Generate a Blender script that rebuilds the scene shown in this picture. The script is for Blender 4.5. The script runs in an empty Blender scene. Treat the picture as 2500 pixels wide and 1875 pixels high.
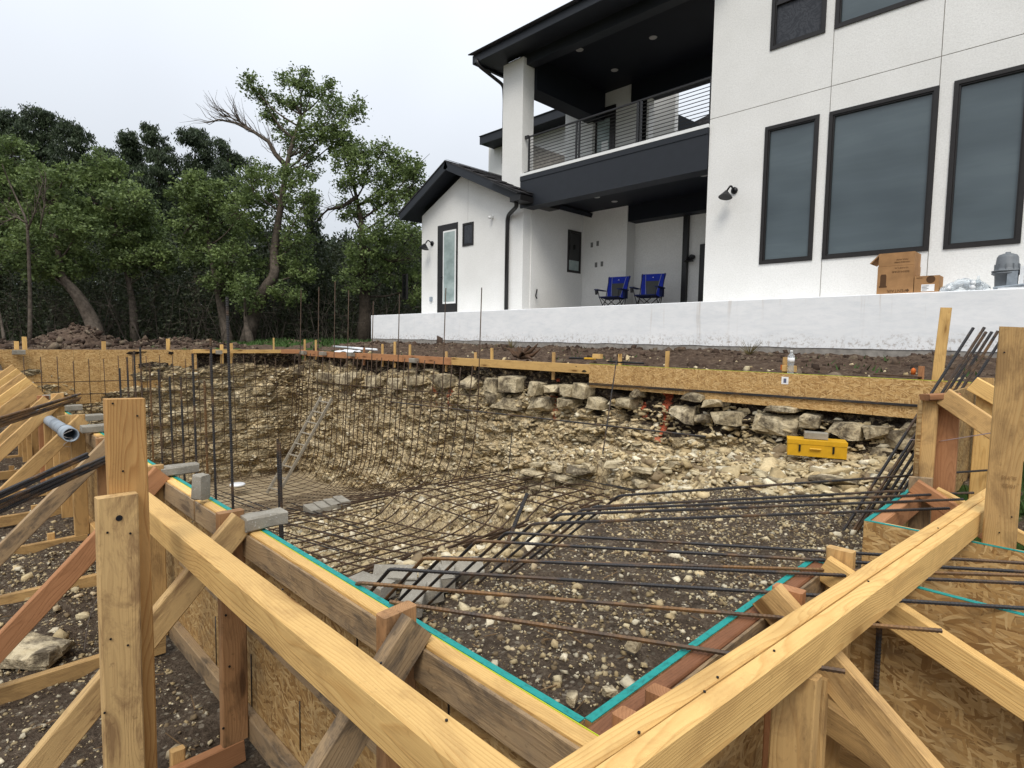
import bpy, bmesh, math, random
import numpy as np
from mathutils import Vector, Matrix, noise as mnoise
random.seed(7); rng = np.random.default_rng(11)
sc = bpy.context.scene

# ---------------------------------------------------------------- camera
F, PIT, ROL, YAW = 1424.738, 0.0730074, 0.0162137, 0.7897572
_cp, _sp, _cr, _sr = math.cos(PIT), math.sin(PIT), math.cos(ROL), math.sin(ROL)
_ex = Vector((math.cos(YAW), -math.sin(YAW), 0)); _ey = Vector((math.sin(YAW), math.cos(YAW), 0))
def _w(v): v = Vector(v); return Vector((v.dot(_ex), v.dot(_ey), v.z))
FW = _w((0, _cp, -_sp))
RT = _w(Vector((1, 0, 0))*_cr + Vector((0, _sp, _cp))*_sr)
UP = _w(Vector((1, 0, 0))*(-_sr) + Vector((0, _sp, _cp))*_cr)
cd = bpy.data.cameras.new('camera'); cam = bpy.data.objects.new('camera', cd)
sc.collection.objects.link(cam); sc.camera = cam
cd.sensor_fit = 'HORIZONTAL'; cd.sensor_width = 36.0; cd.lens = F/2500*36.0
cd.clip_start = 0.03; cd.clip_end = 3000
cam.matrix_world = Matrix(((RT.x, UP.x, -FW.x, 0), (RT.y, UP.y, -FW.y, 0), (RT.z, UP.z, -FW.z, 0), (0, 0, 0, 1)))
# measuring helpers: where the sight line through a photo pixel meets a real plane of the site
def ray(x, y): return FW + RT*((x-1250)/F) - UP*((y-937.5)/F)
def on_z(x, y, h): d = ray(x, y); return d*(h/d.z)
def on_y(x, y, Y): d = ray(x, y); return d*(Y/d.y)
def on_x(x, y, X): d = ray(x, y); return d*(X/d.x)
def at(x, y, D): return ray(x, y)*D

# ---------------------------------------------------------------- light
world = bpy.data.worlds.new('World'); sc.world = world; world.use_nodes = True
nt = world.node_tree; N = nt.nodes; L = nt.links
bg = N['Background']
sky = N.new('ShaderNodeTexSky'); sky.sky_type = 'NISHITA'; sky.sun_disc = False
sky.sun_elevation = math.radians(52); sky.sun_rotation = math.radians(155)
sky.air_density = 1.0; sky.dust_density = 3.0; sky.ozone_density = 1.0
# overcast: the cloud sheet evens the sky out; brighter overhead than at the horizon (CIE overcast)
geo = N.new('ShaderNodeTexCoord'); sep = N.new('ShaderNodeSeparateXYZ'); L.new(geo.outputs['Generated'], sep.inputs[0])
ramp = N.new('ShaderNodeMapRange'); ramp.inputs['From Min'].default_value = 0; ramp.inputs['From Max'].default_value = 1
ramp.inputs['To Min'].default_value = 4.6; ramp.inputs['To Max'].default_value = 14.5
L.new(sep.outputs['Z'], ramp.inputs['Value'])
nz = N.new('ShaderNodeTexNoise'); nz.inputs['Scale'].default_value = 1.6; nz.inputs['Detail'].default_value = 3
L.new(geo.outputs['Generated'], nz.inputs['Vector'])
nr = N.new('ShaderNodeMapRange'); nr.inputs['From Min'].default_value = .3; nr.inputs['From Max'].default_value = .7
nr.inputs['To Min'].default_value = .92; nr.inputs['To Max'].default_value = 1.05
L.new(nz.outputs['Fac'], nr.inputs['Value'])
mm = N.new('ShaderNodeMath'); mm.operation = 'MULTIPLY'; L.new(ramp.outputs[0], mm.inputs[0]); L.new(nr.outputs[0], mm.inputs[1])
vm = N.new('ShaderNodeVectorMath'); vm.operation = 'SCALE'; vm.inputs[0].default_value = (.885, .932, 1.0); L.new(mm.outputs[0], vm.inputs['Scale'])
mx = N.new('ShaderNodeMixRGB'); mx.inputs['Fac'].default_value = .9
L.new(sky.outputs[0], mx.inputs['Color1']); L.new(vm.outputs[0], mx.inputs['Color2'])
L.new(mx.outputs[0], bg.inputs['Color']); bg.inputs['Strength'].default_value = .1
sd = bpy.data.lights.new('sun', 'SUN'); sd.energy = 1.5; sd.angle = math.radians(24); sd.color = (1, .94, .84)
so = bpy.data.objects.new('sun', sd); sc.collection.objects.link(so)
sun_dir = Vector((.42, -.60, .95)).normalized()   # towards the sun, behind the camera
so.rotation_euler = sun_dir.to_track_quat('Z', 'Y').to_euler()
vs = sc.view_settings; vs.view_transform = 'Standard'; vs.look = 'None'; vs.exposure = 0.42; vs.gamma = 1; vs.use_curve_mapping = False
sc.cycles.max_bounces = 6; sc.cycles.diffuse_bounces = 3; sc.cycles.glossy_bounces = 3; sc.cycles.transmission_bounces = 4; sc.cycles.transparent_max_bounces = 8

# ---------------------------------------------------------------- object helpers
COL = sc.collection; WM = {}
def thing(name, label, cat, loc=(0, 0, 0), group=None):
    o = bpy.data.objects.new(name, None); COL.objects.link(o); o.empty_display_size = .1
    o.location = loc; WM[o] = Matrix.Translation(Vector(loc))
    o['label'] = label; o['category'] = cat
    if group: o['group'] = group
    return o
def link(name, me, mat=None, parent=None, M=None, label=None, cat=None, group=None, kind=None):
    o = bpy.data.objects.new(name, me); COL.objects.link(o)
    if mat is not None and not me.materials: me.materials.append(mat)
    M = M if M is not None else Matrix.Identity(4)
    if parent is not None:
        o.parent = parent; o.matrix_basis = WM[parent].inverted() @ M
    else: o.matrix_basis = M
    WM[o] = M
    if label: o['label'] = label
    if cat: o['category'] = cat
    if group: o['group'] = group
    if kind: o['kind'] = kind
    return o
def mesh(name, v, f, smooth=False):
    me = bpy.data.meshes.new(name); me.from_pydata([tuple(a) for a in v], [], f); me.update()
    if smooth: me.polygons.foreach_set('use_smooth', [True]*len(me.polygons))
    return me
def np_mesh(name, V, Q, smooth=False, col=None, colname='tint'):
    """V (n,3) float, Q (m,k) int faces all of k sides"""
    me = bpy.data.meshes.new(name); k = Q.shape[1]
    me.vertices.add(len(V)); me.vertices.foreach_set('co', np.ascontiguousarray(V, dtype=np.float32).ravel())
    me.loops.add(Q.size); me.loops.foreach_set('vertex_index', np.ascontiguousarray(Q, dtype=np.int32).ravel())
    me.polygons.add(len(Q)); me.polygons.foreach_set('loop_start', np.arange(0, Q.size, k, dtype=np.int32))
    me.update(calc_edges=True)
    if smooth: me.polygons.foreach_set('use_smooth', np.ones(len(Q), dtype=bool))
    if col is not None:
        a = me.attributes.new(colname, 'FLOAT_COLOR', 'POINT')
        a.data.foreach_set('color', np.ascontiguousarray(col, dtype=np.float32).ravel())
    me.validate(); return me
class MB:
    def __init__(s): s.v = []; s.f = []
    def box(s, lo, hi, M=None):
        n = len(s.v); x0, y0, z0 = lo; x1, y1, z1 = hi
        for p in ((x0,y0,z0),(x1,y0,z0),(x1,y1,z0),(x0,y1,z0),(x0,y0,z1),(x1,y0,z1),(x1,y1,z1),(x0,y1,z1)):
            p = Vector(p); s.v.append(M @ p if M else p)
        s.f += [[n+i for i in q] for q in ((0,3,2,1),(4,5,6,7),(0,1,5,4),(1,2,6,5),(2,3,7,6),(3,0,4,7))]
        return s
    def poly(s, pts): n = len(s.v); s.v += [Vector(p) for p in pts]; s.f.append(list(range(n, n+len(pts)))); return s
    def prism(s, pts, d):
        n = len(s.v); k = len(pts); d = Vector(d)
        s.v += [Vector(p) for p in pts] + [Vector(p)+d for p in pts]
        s.f.append([n+i for i in range(k)][::-1]); s.f.append([n+k+i for i in range(k)])
        for i in range(k): j = (i+1) % k; s.f.append([n+i, n+j, n+k+j, n+k+i])
        return s
    def tube(s, pts, r, n=8, cap=True):
        pts = [Vector(p) for p in pts]; rs = r if isinstance(r, (list, tuple)) else [r]*len(pts)
        base = len(s.v); u = None
        for i, p in enumerate(pts):
            d = (pts[min(i+1, len(pts)-1)] - pts[max(i-1, 0)])
            if d.length < 1e-9: d = Vector((0, 0, 1))
            d.normalize()
            if u is None: u = d.orthogonal().normalized()
            else:
                u = (u - d*u.dot(d))
                u = u.normalized() if u.length > 1e-6 else d.orthogonal().normalized()
            w = d.cross(u)
            for j in range(n):
                a = 2*math.pi*j/n; s.v.append(p + (u*math.cos(a) + w*math.sin(a))*rs[i])
        for i in range(len(pts)-1):
            for j in range(n):
                a = base+i*n+j; b = base+i*n+(j+1) % n; s.f.append([a, b, b+n, a+n])
        if cap:
            s.f.append([base+j for j in range(n)][::-1]); s.f.append([base+(len(pts)-1)*n+j for j in range(n)])
        return s
    def lathe(s, prof, n=20, M=None):
        base = len(s.v)
        for r, z in prof:
            for j in range(n):
                a = 2*math.pi*j/n; p = Vector((r*math.cos(a), r*math.sin(a), z)); s.v.append(M @ p if M else p)
        for i in range(len(prof)-1):
            for j in range(n):
                a = base+i*n+j; b = base+i*n+(j+1) % n; s.f.append([a, b, b+n, a+n])
        s.f.append([base+j for j in range(n)][::-1]); s.f.append([base+(len(prof)-1)*n+j for j in range(n)])
        return s
    def build(s, name, mat, parent=None, smooth=False, **k):
        org = WM[parent].translation if parent is not None else (s.v[0] if k.get('orig') is None else Vector(k['orig']))
        k.pop('orig', None)
        org = Vector(org); me = mesh(name, [p-org for p in s.v], s.f, smooth)
        return link(name, me, mat, parent, Matrix.Translation(org), **k)

# numpy value noise ------------------------------------------------
def _h(i, j, k, s):
    n = (i.astype(np.int64)*374761393 + j.astype(np.int64)*668265263 + k.astype(np.int64)*2147483647 + s*974634777) & 0xffffffff
    n = ((n ^ (n >> 13))*1274126177) & 0xffffffff; n = ((n ^ (n >> 15))*2246822519) & 0xffffffff
    return ((n ^ (n >> 16)) & 0xffff)/65535.0
def vnoise(x, y, z=None, s=0):
    if z is None: z = np.zeros_like(x)
    xi, yi, zi = np.floor(x), np.floor(y), np.floor(z); fx, fy, fz = x-xi, y-yi, z-zi
    fx, fy, fz = [t*t*(3-2*t) for t in (fx, fy, fz)]
    r = 0
    for a in (0, 1):
        for b in (0, 1):
            for c in (0, 1):
                r = r + _h(xi+a, yi+b, zi+c, s)*(fx if a else 1-fx)*(fy if b else 1-fy)*(fz if c else 1-fz)
    return r*2-1
def fbm(x, y, z=None, o=4, s=0, g=.5):
    r = 0; a = 1; t = 0
    for i in range(o):
        r = r + a*vnoise(x*2**i+i*17.3, y*2**i+i*5.1, None if z is None else z*2**i, s+i); t += a; a *= g
    return r/t
def worley(x, y, s=0, jit=.9):
    xi, yi = np.floor(x), np.floor(y); d1 = np.full(x.shape, 9.); d2 = np.full(x.shape, 9.); cid = np.zeros(x.shape)
    for a in (-1, 0, 1):
        for b in (-1, 0, 1):
            cx, cy = xi+a, yi+b; z0 = np.zeros_like(cx)
            px = cx+.5+(_h(cx, cy, z0, s)-.5)*jit; py = cy+.5+(_h(cx, cy, z0, s+7)-.5)*jit
            d = np.hypot(x-px, y-py); idv = _h(cx, cy, z0, s+13)
            new = d < d1
            d2 = np.where(new, d1, np.minimum(d2, d)); cid = np.where(new, idv, cid); d1 = np.where(new, d, d1)
    return d1, d2, cid
def sstep(a, b, x): t = np.clip((x-a)/(b-a), 0, 1); return t*t*(3-2*t)
# ---------------------------------------------------------------- materials
class Mt:
    def __init__(s, name, rough=.7, spec=.3, metal=0):
        s.m = bpy.data.materials.new(name); s.m.use_nodes = True; s.t = s.m.node_tree; s.N = s.t.nodes; s.L = s.t.links
        s.b = s.N['Principled BSDF']; s.b.inputs['Roughness'].default_value = rough
        s.b.inputs['Specular IOR Level'].default_value = spec; s.b.inputs['Metallic'].default_value = metal
        s._o = None; s._r = None
    def n(s, typ, **k):
        q = s.N.new(typ)
        for a, v in k.items():
            if a in ('i',): continue
            setattr(q, a, v)
        return q
    def lk(s, a, b): s.L.new(a, b); return s
    def obj(s):
        if s._o is None: s._o = s.n('ShaderNodeTexCoord').outputs['Object']
        return s._o
    def rnd(s):
        if s._r is None: s._r = s.n('ShaderNodeObjectInfo').outputs['Random']
        return s._r
    def mapping(s, vec, sc=(1, 1, 1), rot=(0, 0, 0), loc=(0, 0, 0)):
        q = s.n('ShaderNodeMapping'); s.L.new(vec, q.inputs['Vector'])
        q.inputs['Scale'].default_value = sc; q.inputs['Rotation'].default_value = rot; q.inputs['Location'].default_value = loc
        return q.outputs[0]
    def addrnd(s, vec, k=37.):
        a = s.n('ShaderNodeMath', operation='MULTIPLY'); s.L.new(s.rnd(), a.inputs[0]); a.inputs[1].default_value = k
        v = s.n('ShaderNodeVectorMath', operation='ADD'); s.L.new(vec, v.inputs[0]); s.L.new(a.outputs[0], v.inputs[1]); return v.outputs[0]
    def noise(s, vec, scale=5, detail=4, rough=.55, dist=0):
        q = s.n('ShaderNodeTexNoise'); s.L.new(vec, q.inputs['Vector']); q.inputs['Scale'].default_value = scale
        q.inputs['Detail'].default_value = detail; q.inputs['Roughness'].default_value = rough; q.inputs['Distortion'].default_value = dist
        return q.outputs['Fac']
    def noisec(s, vec, scale=5, detail=2):
        q = s.n('ShaderNodeTexNoise'); s.L.new(vec, q.inputs['Vector']); q.inputs['Scale'].default_value = scale; q.inputs['Detail'].default_value = detail
        return q.outputs['Color']
    def vor(s, vec, scale=5, feature='F1', rand=1., out='Distance'):
        q = s.n('ShaderNodeTexVoronoi', feature=feature); s.L.new(vec, q.inputs['Vector']); q.inputs['Scale'].default_value = scale
        q.inputs['Randomness'].default_value = rand; return q.outputs[out]
    def ramp(s, fac, stops, interp='LINEAR'):
        q = s.n('ShaderNodeValToRGB'); s.L.new(fac, q.inputs[0]); e = q.color_ramp.elements; q.color_ramp.interpolation = interp
        while len(e) < len(stops): e.new(.5)
        for i, (p, c) in enumerate(stops):
            e[i].position = p; c = (c, c, c) if isinstance(c, (int, float)) else c; e[i].color = (*c, 1)
        return q.outputs[0]
    def mix(s, fac, a, b, mode='MIX'):
        q = s.n('ShaderNodeMixRGB', blend_type=mode)
        for i, v in ((0, fac), (1, a), (2, b)):
            if isinstance(v, (int, float)): q.inputs[i].default_value = v if i == 0 else (v, v, v, 1)
            elif isinstance(v, tuple): q.inputs[i].default_value = (*v, 1)
            else: s.L.new(v, q.inputs[i])
        return q.outputs[0]
    def math(s, op, a, b=None, clamp=False):
        q = s.n('ShaderNodeMath', operation=op, use_clamp=clamp)
        for i, v in ((0, a), (1, b)):
            if v is None: continue
            if isinstance(v, (int, float)): q.inputs[i].default_value = v
            else: s.L.new(v, q.inputs[i])
        return q.outputs[0]
    def vmath(s, op, a, b):
        q = s.n('ShaderNodeVectorMath', operation=op)
        for i, v in ((0, a), (1, b)):
            if isinstance(v, tuple): q.inputs[i].default_value = v
            else: s.L.new(v, q.inputs[i])
        return q.outputs[0]
    def sep(s, vec): q = s.n('ShaderNodeSeparateXYZ'); s.L.new(vec, q.inputs[0]); return q.outputs
    def attr(s, name): q = s.n('ShaderNodeAttribute', attribute_name=name); return q.outputs
    def col(s, c):
        if isinstance(c, tuple): s.b.inputs['Base Color'].default_value = (*c, 1)
        else: s.L.new(c, s.b.inputs['Base Color'])
        return s
    def roughl(s, c): s.L.new(c, s.b.inputs['Roughness']); return s
    def bump(s, h, dist=.002, st=1.):
        q = s.n('ShaderNodeBump'); s.L.new(h, q.inputs['Height']); q.inputs['Distance'].default_value = dist; q.inputs['Strength'].default_value = st
        s.L.new(q.outputs[0], s.b.inputs['Normal']); return s
def simple(name, c, rough=.6, spec=.3, metal=0, var=.12, scale=8, bump=0):
    m = Mt(name, rough, spec, metal); o = m.obj(); f = m.noise(o, scale, 5)
    lo = tuple(x*(1-var) for x in c); hi = tuple(min(1, x*(1+var)) for x in c)
    m.col(m.ramp(f, [(.3, lo), (.7, hi)]))
    if bump: m.bump(m.noise(o, scale*6, 3), bump)
    return m.m

def wood(name, early, late, stain=.35, stainc=(.16, .10, .05), grey=0, knot=True, contrast=1.0):
    m = Mt(name, .72, .25); o = m.addrnd(m.obj(), 23.7)
    # local x runs along the grain; growth rings round an off-centre pith
    warp = m.noisec(m.mapping(o, (1.6, 7, 7)), 1.0, 2)
    wv = m.vmath('SCALE', m.vmath('SUBTRACT', warp, (.5, .5, .5)), (0, 0, 0)); wv.node.inputs['Scale'].default_value = .085
    obj0 = m.obj()
    off = m.n('ShaderNodeCombineXYZ'); m.L.new(m.math('SUBTRACT', m.math('MULTIPLY', m.rnd(), .16), .11), off.inputs[1]); off.inputs[2].default_value = -.045
    p = m.vmath('ADD', m.vmath('ADD', obj0, off.outputs[0]), wv)
    sx = m.sep(m.mapping(p, (.018, 1, 1)))
    r = m.math('SQRT', m.math('ADD', m.math('ADD', m.math('MULTIPLY', sx[1], sx[1]), m.math('MULTIPLY', sx[2], sx[2])), m.math('MULTIPLY', sx[0], sx[0])))
    ring = m.math('FRACT', m.math('MULTIPLY', r, 170.))
    ringf = m.ramp(ring, [(0, 0.), (.55, .25), (.86, 1.), (1., 0.)])
    fib = m.noise(m.mapping(o, (6, 190, 190)), 1, 3, .6)
    mid = m.noise(m.mapping(o, (1.2, 16, 16)), 1, 3, .6)
    ringk = m.math('MULTIPLY', m.math('MULTIPLY', ringf, .62*contrast), m.ramp(mid, [(.2, .35), (.7, 1.)]))
    c = m.mix(ringk, early, late)
    c = m.mix(m.math('MULTIPLY', fib, .35), c, late, 'MIX')
    c = m.mix(m.ramp(mid, [(.35, 0.), (.75, .35)]), c, tuple(x*.72 for x in early))
    if knot:
        kv = m.vor(m.mapping(o, (2.1, 9.5, 4.5)), 1.0)
        kn = m.ramp(kv, [(.0, 1.), (.11, .95), (.16, .35), (.34, 0.)])
        c = m.mix(kn, c, tuple(x*.42 for x in late))
    st = m.noise(m.mapping(o, (5, 14, 14)), 1, 6, .7, .6)
    c = m.mix(m.math('MULTIPLY', m.ramp(st, [(.48, 0.), (.64, 1.)]), stain), c, stainc)
    if grey: c = m.mix(m.ramp(m.noise(o, 9, 5, .7), [(.3, grey), (.75, grey*.3)]), c, (.19, .155, .12))
    bs = m.mapping(o, (3, 30, 30)); sp = m.noise(bs, 1.2, 2)
    c = m.mix(m.math('MULTIPLY', m.ramp(m.noise(m.mapping(o, (60, 60, 60)), 1, 2), [(.66, 0.), (.75, .5)]), stain), c, tuple(x*.5 for x in stainc))
    hv = m.math('SUBTRACT', m.math('MULTIPLY', m.rnd(), .3), -.85)
    c = m.mix(1., c, m.mix(0., hv, hv), 'MULTIPLY')
    m.col(c); m.bump(m.math('ADD', m.math('MULTIPLY', fib, .8), m.math('MULTIPLY', ringf, .35)), .0012, .9)
    return m.m
W_Y = wood('pine_yellow', (.77, .515, .20), (.44, .205, .05), .3, (.26, .13, .045))
W_T = wood('pine_tan', (.60, .39, .165), (.33, .165, .05), .5, (.15, .085, .04))
W_S = wood('pine_striped', (.58, .345, .13), (.31, .13, .035), .2, (.15, .07, .03), contrast=1.5)
W_K = wood('pine_brown', (.40, .225, .105), (.22, .10, .04), .6, (.08, .045, .022))
W_R = wood('cedar_red', (.46, .225, .105), (.24, .10, .04), .3, (.12, .05, .02))
W_G = wood('pine_weathered', (.42, .29, .15), (.22, .125, .055), .9, (.06, .042, .028), grey=.42)
W_P = wood('pine_grimy', (.56, .38, .17), (.33, .20, .09), .8, (.20, .115, .055), contrast=.6)
W_D = wood('wood_dark', (.10, .055, .03), (.05, .025, .012), .4, (.03, .02, .01))

def osb(name, k=1., dirt=.25):
    m = Mt(name, .7, .25); o = m.addrnd(m.obj(), 11.3)
    w = m.vmath('SCALE', m.vmath('SUBTRACT', m.noisec(o, 9, 3), (.5, .5, .5)), (0, 0, 0)); w.node.inputs['Scale'].default_value = .05
    o2 = m.vmath('ADD', o, w)
    cols = []; hs = []
    for i, (ang, sx, sy) in enumerate(((.12, 15, 100), (.5, 16, 108), (-.42, 15, 98), (1.5, 19, 115))):
        q = m.mapping(o2, (sx, sy, 14), (0, 0, 0), (i*3.3, i*7.7, 0))
        # rotate first, then stretch
        rr = m.mapping(o2, (1, 1, 1), (0, 0, ang)); q = m.mapping(rr, (sx, sy, 3), (0, 0, 0), (i*3.3, i*7.7, 0))
        v = m.n('ShaderNodeTexVoronoi', feature='F1'); m.L.new(q, v.inputs['Vector']); v.inputs['Scale'].default_value = 1
        g = m.sep(v.outputs['Color']); cols.append(g[0]); hs.append(g[1])
        last = v.outputs['Distance']
    # the topmost strand wins
    a = m.mix(m.math('GREATER_THAN', hs[0], hs[1]), cols[1], cols[0]); ah = m.math('MAXIMUM', hs[0], hs[1])
    b = m.mix(m.math('GREATER_THAN', hs[2], hs[3]), cols[3], cols[2]); bh = m.math('MAXIMUM', hs[2], hs[3])
    g = m.mix(m.math('GREATER_THAN', ah, bh), b, a); gh = m.math('MAXIMUM', ah, bh)
    fib = m.noise(m.mapping(o2, (14, 120, 20)), 1, 3)
    c = m.ramp(g, [(0., (.24*k, .125*k, .04*k)), (.25, (.40*k, .235*k, .085*k)), (.6, (.50*k, .32*k, .13*k)), (1., (.62*k, .43*k, .20*k))])
    c = m.mix(m.ramp(fib, [(.35, .0), (.8, .4)]), c, (.26*k, .14*k, .05*k))
    edge = m.ramp(gh, [(.45, 1.), (.75, 0.)]); c = m.mix(m.math('MULTIPLY', edge, .45), c, (.17*k, .09*k, .035*k))
    st = m.noise(o, 3.2, 6, .68, .8); c = m.mix(m.math('MULTIPLY', m.ramp(st, [(.5, 0.), (.72, 1.)]), dirt), c, (.11, .075, .045))
    m.col(c); m.bump(m.math('ADD', gh, m.math('MULTIPLY', fib, .4)), .0018, .8); return m.m
OSB = osb('osb_fresh', 1.12, .12); OSBD = osb('osb_dirty', .85, .6)

def mk(name, f): m = Mt(name); f(m); return m.m
def _teal(m):
    o = m.obj(); n = m.noise(m.mapping(o, (40, 60, 60)), 1, 4, .7)
    m.b.inputs['Roughness'].default_value = .6
    m.col(m.mix(m.ramp(n, [(.5, 0.), (.72, .8)]), (.016, .26, .235), (.010, .11, .10))); m.bump(n, .002)
TEAL = mk('teal_paint', _teal)
def _stucco(m):
    o = m.obj(); g = m.noise(o, 42, 3, .75); b = m.noise(o, .9, 5, .6); f = m.noise(o, 22, 4, .7)
    m.b.inputs['Roughness'].default_value = .9
    c = m.ramp(b, [(.3, (.75, .745, .72)), (.7, (.84, .835, .815))]); c = m.mix(m.ramp(g, [(.36, .26), (.56, 0.)]), c, (.47, .465, .45))
    c = m.mix(m.ramp(f, [(.4, .1), (.6, 0.)]), c, (.5, .49, .46))
    m.col(c); m.bump(m.math('ADD', g, f), .004, .7)
STUC = mk('stucco_white', _stucco)
def _terr(m):
    o = m.obj(); s = m.sep(o); m.b.inputs['Roughness'].default_value = .85
    n = m.noise(m.mapping(o, (.8, .8, 2.2)), 1.2, 6, .62); f = m.noise(o, 30, 4, .7)
    c = m.ramp(n, [(.3, (.77, .785, .795)), (.7, (.87, .875, .88))])
    c = m.mix(m.ramp(m.noise(m.mapping(o, (1.5, 1.5, 5)), 2.1, 6, .7), [(.45, 0.), (.7, .28)]), c, (.50, .55, .60))
    st = m.noise(m.mapping(o, (7, 7, .35)), 1, 5, .7)      # water run marks
    c = m.mix(m.math('MULTIPLY', m.ramp(st, [(.56, 0.), (.72, 1.)]), m.ramp(m.noise(o, .55, 2), [(.5, 0.), (.62, .5)])), c, (.42, .33, .24))
    low = m.ramp(m.math('ADD', s[2], m.math('MULTIPLY', m.math('SUBTRACT', m.noise(o, 2.4, 6, .75), .5), .5)), [(.06, .75), (.22, 0.)])
    c = m.mix(m.math('MULTIPLY', low, m.ramp(m.noise(o, 14, 5, .8), [(.5, 0.), (.62, .9)])), c, (.30, .24, .19))
    m.col(c); m.bump(m.math('ADD', f, n), .003, .5)
TERR = mk('terrace_stucco', _terr)
CONC = simple('raw_concrete', (.27, .25, .225), .9, .2, 0, .3, 9, .003)
def _block(m):
    o = m.addrnd(m.obj()); f = m.noise(o, 90, 4, .8); g = m.noise(o, 7, 4); m.b.inputs['Roughness'].default_value = .95
    c = m.ramp(g, [(.3, (.20, .18, .145)), (.7, (.32, .295, .245))]); c = m.mix(m.ramp(f, [(.55, 0.), (.7, .5)]), c, (.12, .11, .1)); c = m.mix(m.ramp(m.noise(o, 130, 2), [(.62, 0.), (.7, .5)]), c, (.55, .53, .5))
    m.col(c); m.bump(f, .003)
BLOCK = mk('concrete_block', _block)
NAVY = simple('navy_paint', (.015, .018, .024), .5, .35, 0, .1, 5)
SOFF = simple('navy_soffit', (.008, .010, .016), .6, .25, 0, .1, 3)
BLK = simple('black_frame', (.012, .011, .011), .4, .4, 0, .15, 12)
BRNZ = simple('bronze_frame', (.013, .011, .0105), .45, .4, 0, .2, 12)
WHT = simple('white_trim', (.78, .79, .78), .5, .4, 0, .04, 5)
def _glass(m):
    o = m.obj(); s = m.sep(o); m.b.inputs['Roughness'].default_value = .04; m.b.inputs['Specular IOR Level'].default_value = .55
    c = m.ramp(m.noise(m.mapping(o, (.6, 1, 1.3)), .8, 2), [(.3, (.054, .073, .083)), (.7, (.098, .127, .140))])  # uneven tree and sky reflections put into the pane colour
    fold = m.noise(m.mapping(o, (1, 1, 9)), 1.1, 1)           # blind slats behind the glass
    c = m.mix(m.ramp(fold, [(.45, 0.), (.5, .10)], 'EASE'), c, (.04, .055, .075)); m.col(c); m.bump(m.noise(o, 1.3, 2), .01, .4)
GLASS = mk('window_glass', _glass)
GLD = simple('dark_glass', (.006, .007, .008), .05, .6, 0, .1, 2)
def _screen(m):
    o = m.obj(); m.b.inputs['Roughness'].default_value = .5
    q = m.noise(o, 3.2, 3, .5, 2.2); m.col(m.ramp(m.math('FRACT', m.math('MULTIPLY', q, 6.)), [(0, (.022, .025, .032)), (.5, (.05, .053, .062)), (1, (.022, .025, .032))]))
SCREEN = mk('window_screen', _screen)
def _frost(m):
    o = m.obj(); m.b.inputs['Roughness'].default_value = .25; s = m.sep(o)
    c = m.ramp(m.noise(m.mapping(o, (1, 1, 1.4)), 1.4, 5, .65), [(.4, (.36, .43, .42)), (.65, (.22, .28, .27))]); m.col(c)
FROST = mk('door_glass', _frost)
def _steel(name, rust):
    m = Mt(name, .55, .5, .35); o = m.addrnd(m.obj()); n = m.noise(o, 5, 4, .6); f = m.noise(o, 60, 3, .7)
    c = m.mix(m.ramp(n, [(.62-rust*.45, 0.), (.85-rust*.45, 1.)]), (.035, .033, .034), (.21, .11, .04)); c = m.mix(m.ramp(f, [(.4, .35), (.6, 0.)]), c, (.02, .018, .016))
    m.col(c); return m.m
STEEL = _steel('rebar_steel', .26); STEELR = _steel('rebar_rusty', .65)
def _mat(m):
    o = m.addrnd(m.obj()); n = m.noise(o, 3, 3); m.b.inputs['Roughness'].default_value = .7
    m.col(m.ramp(n, [(.35, (.036, .022, .014)), (.7, (.085, .050, .028))]))
MATS = mk('rebar_mat_steel', _mat)

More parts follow.
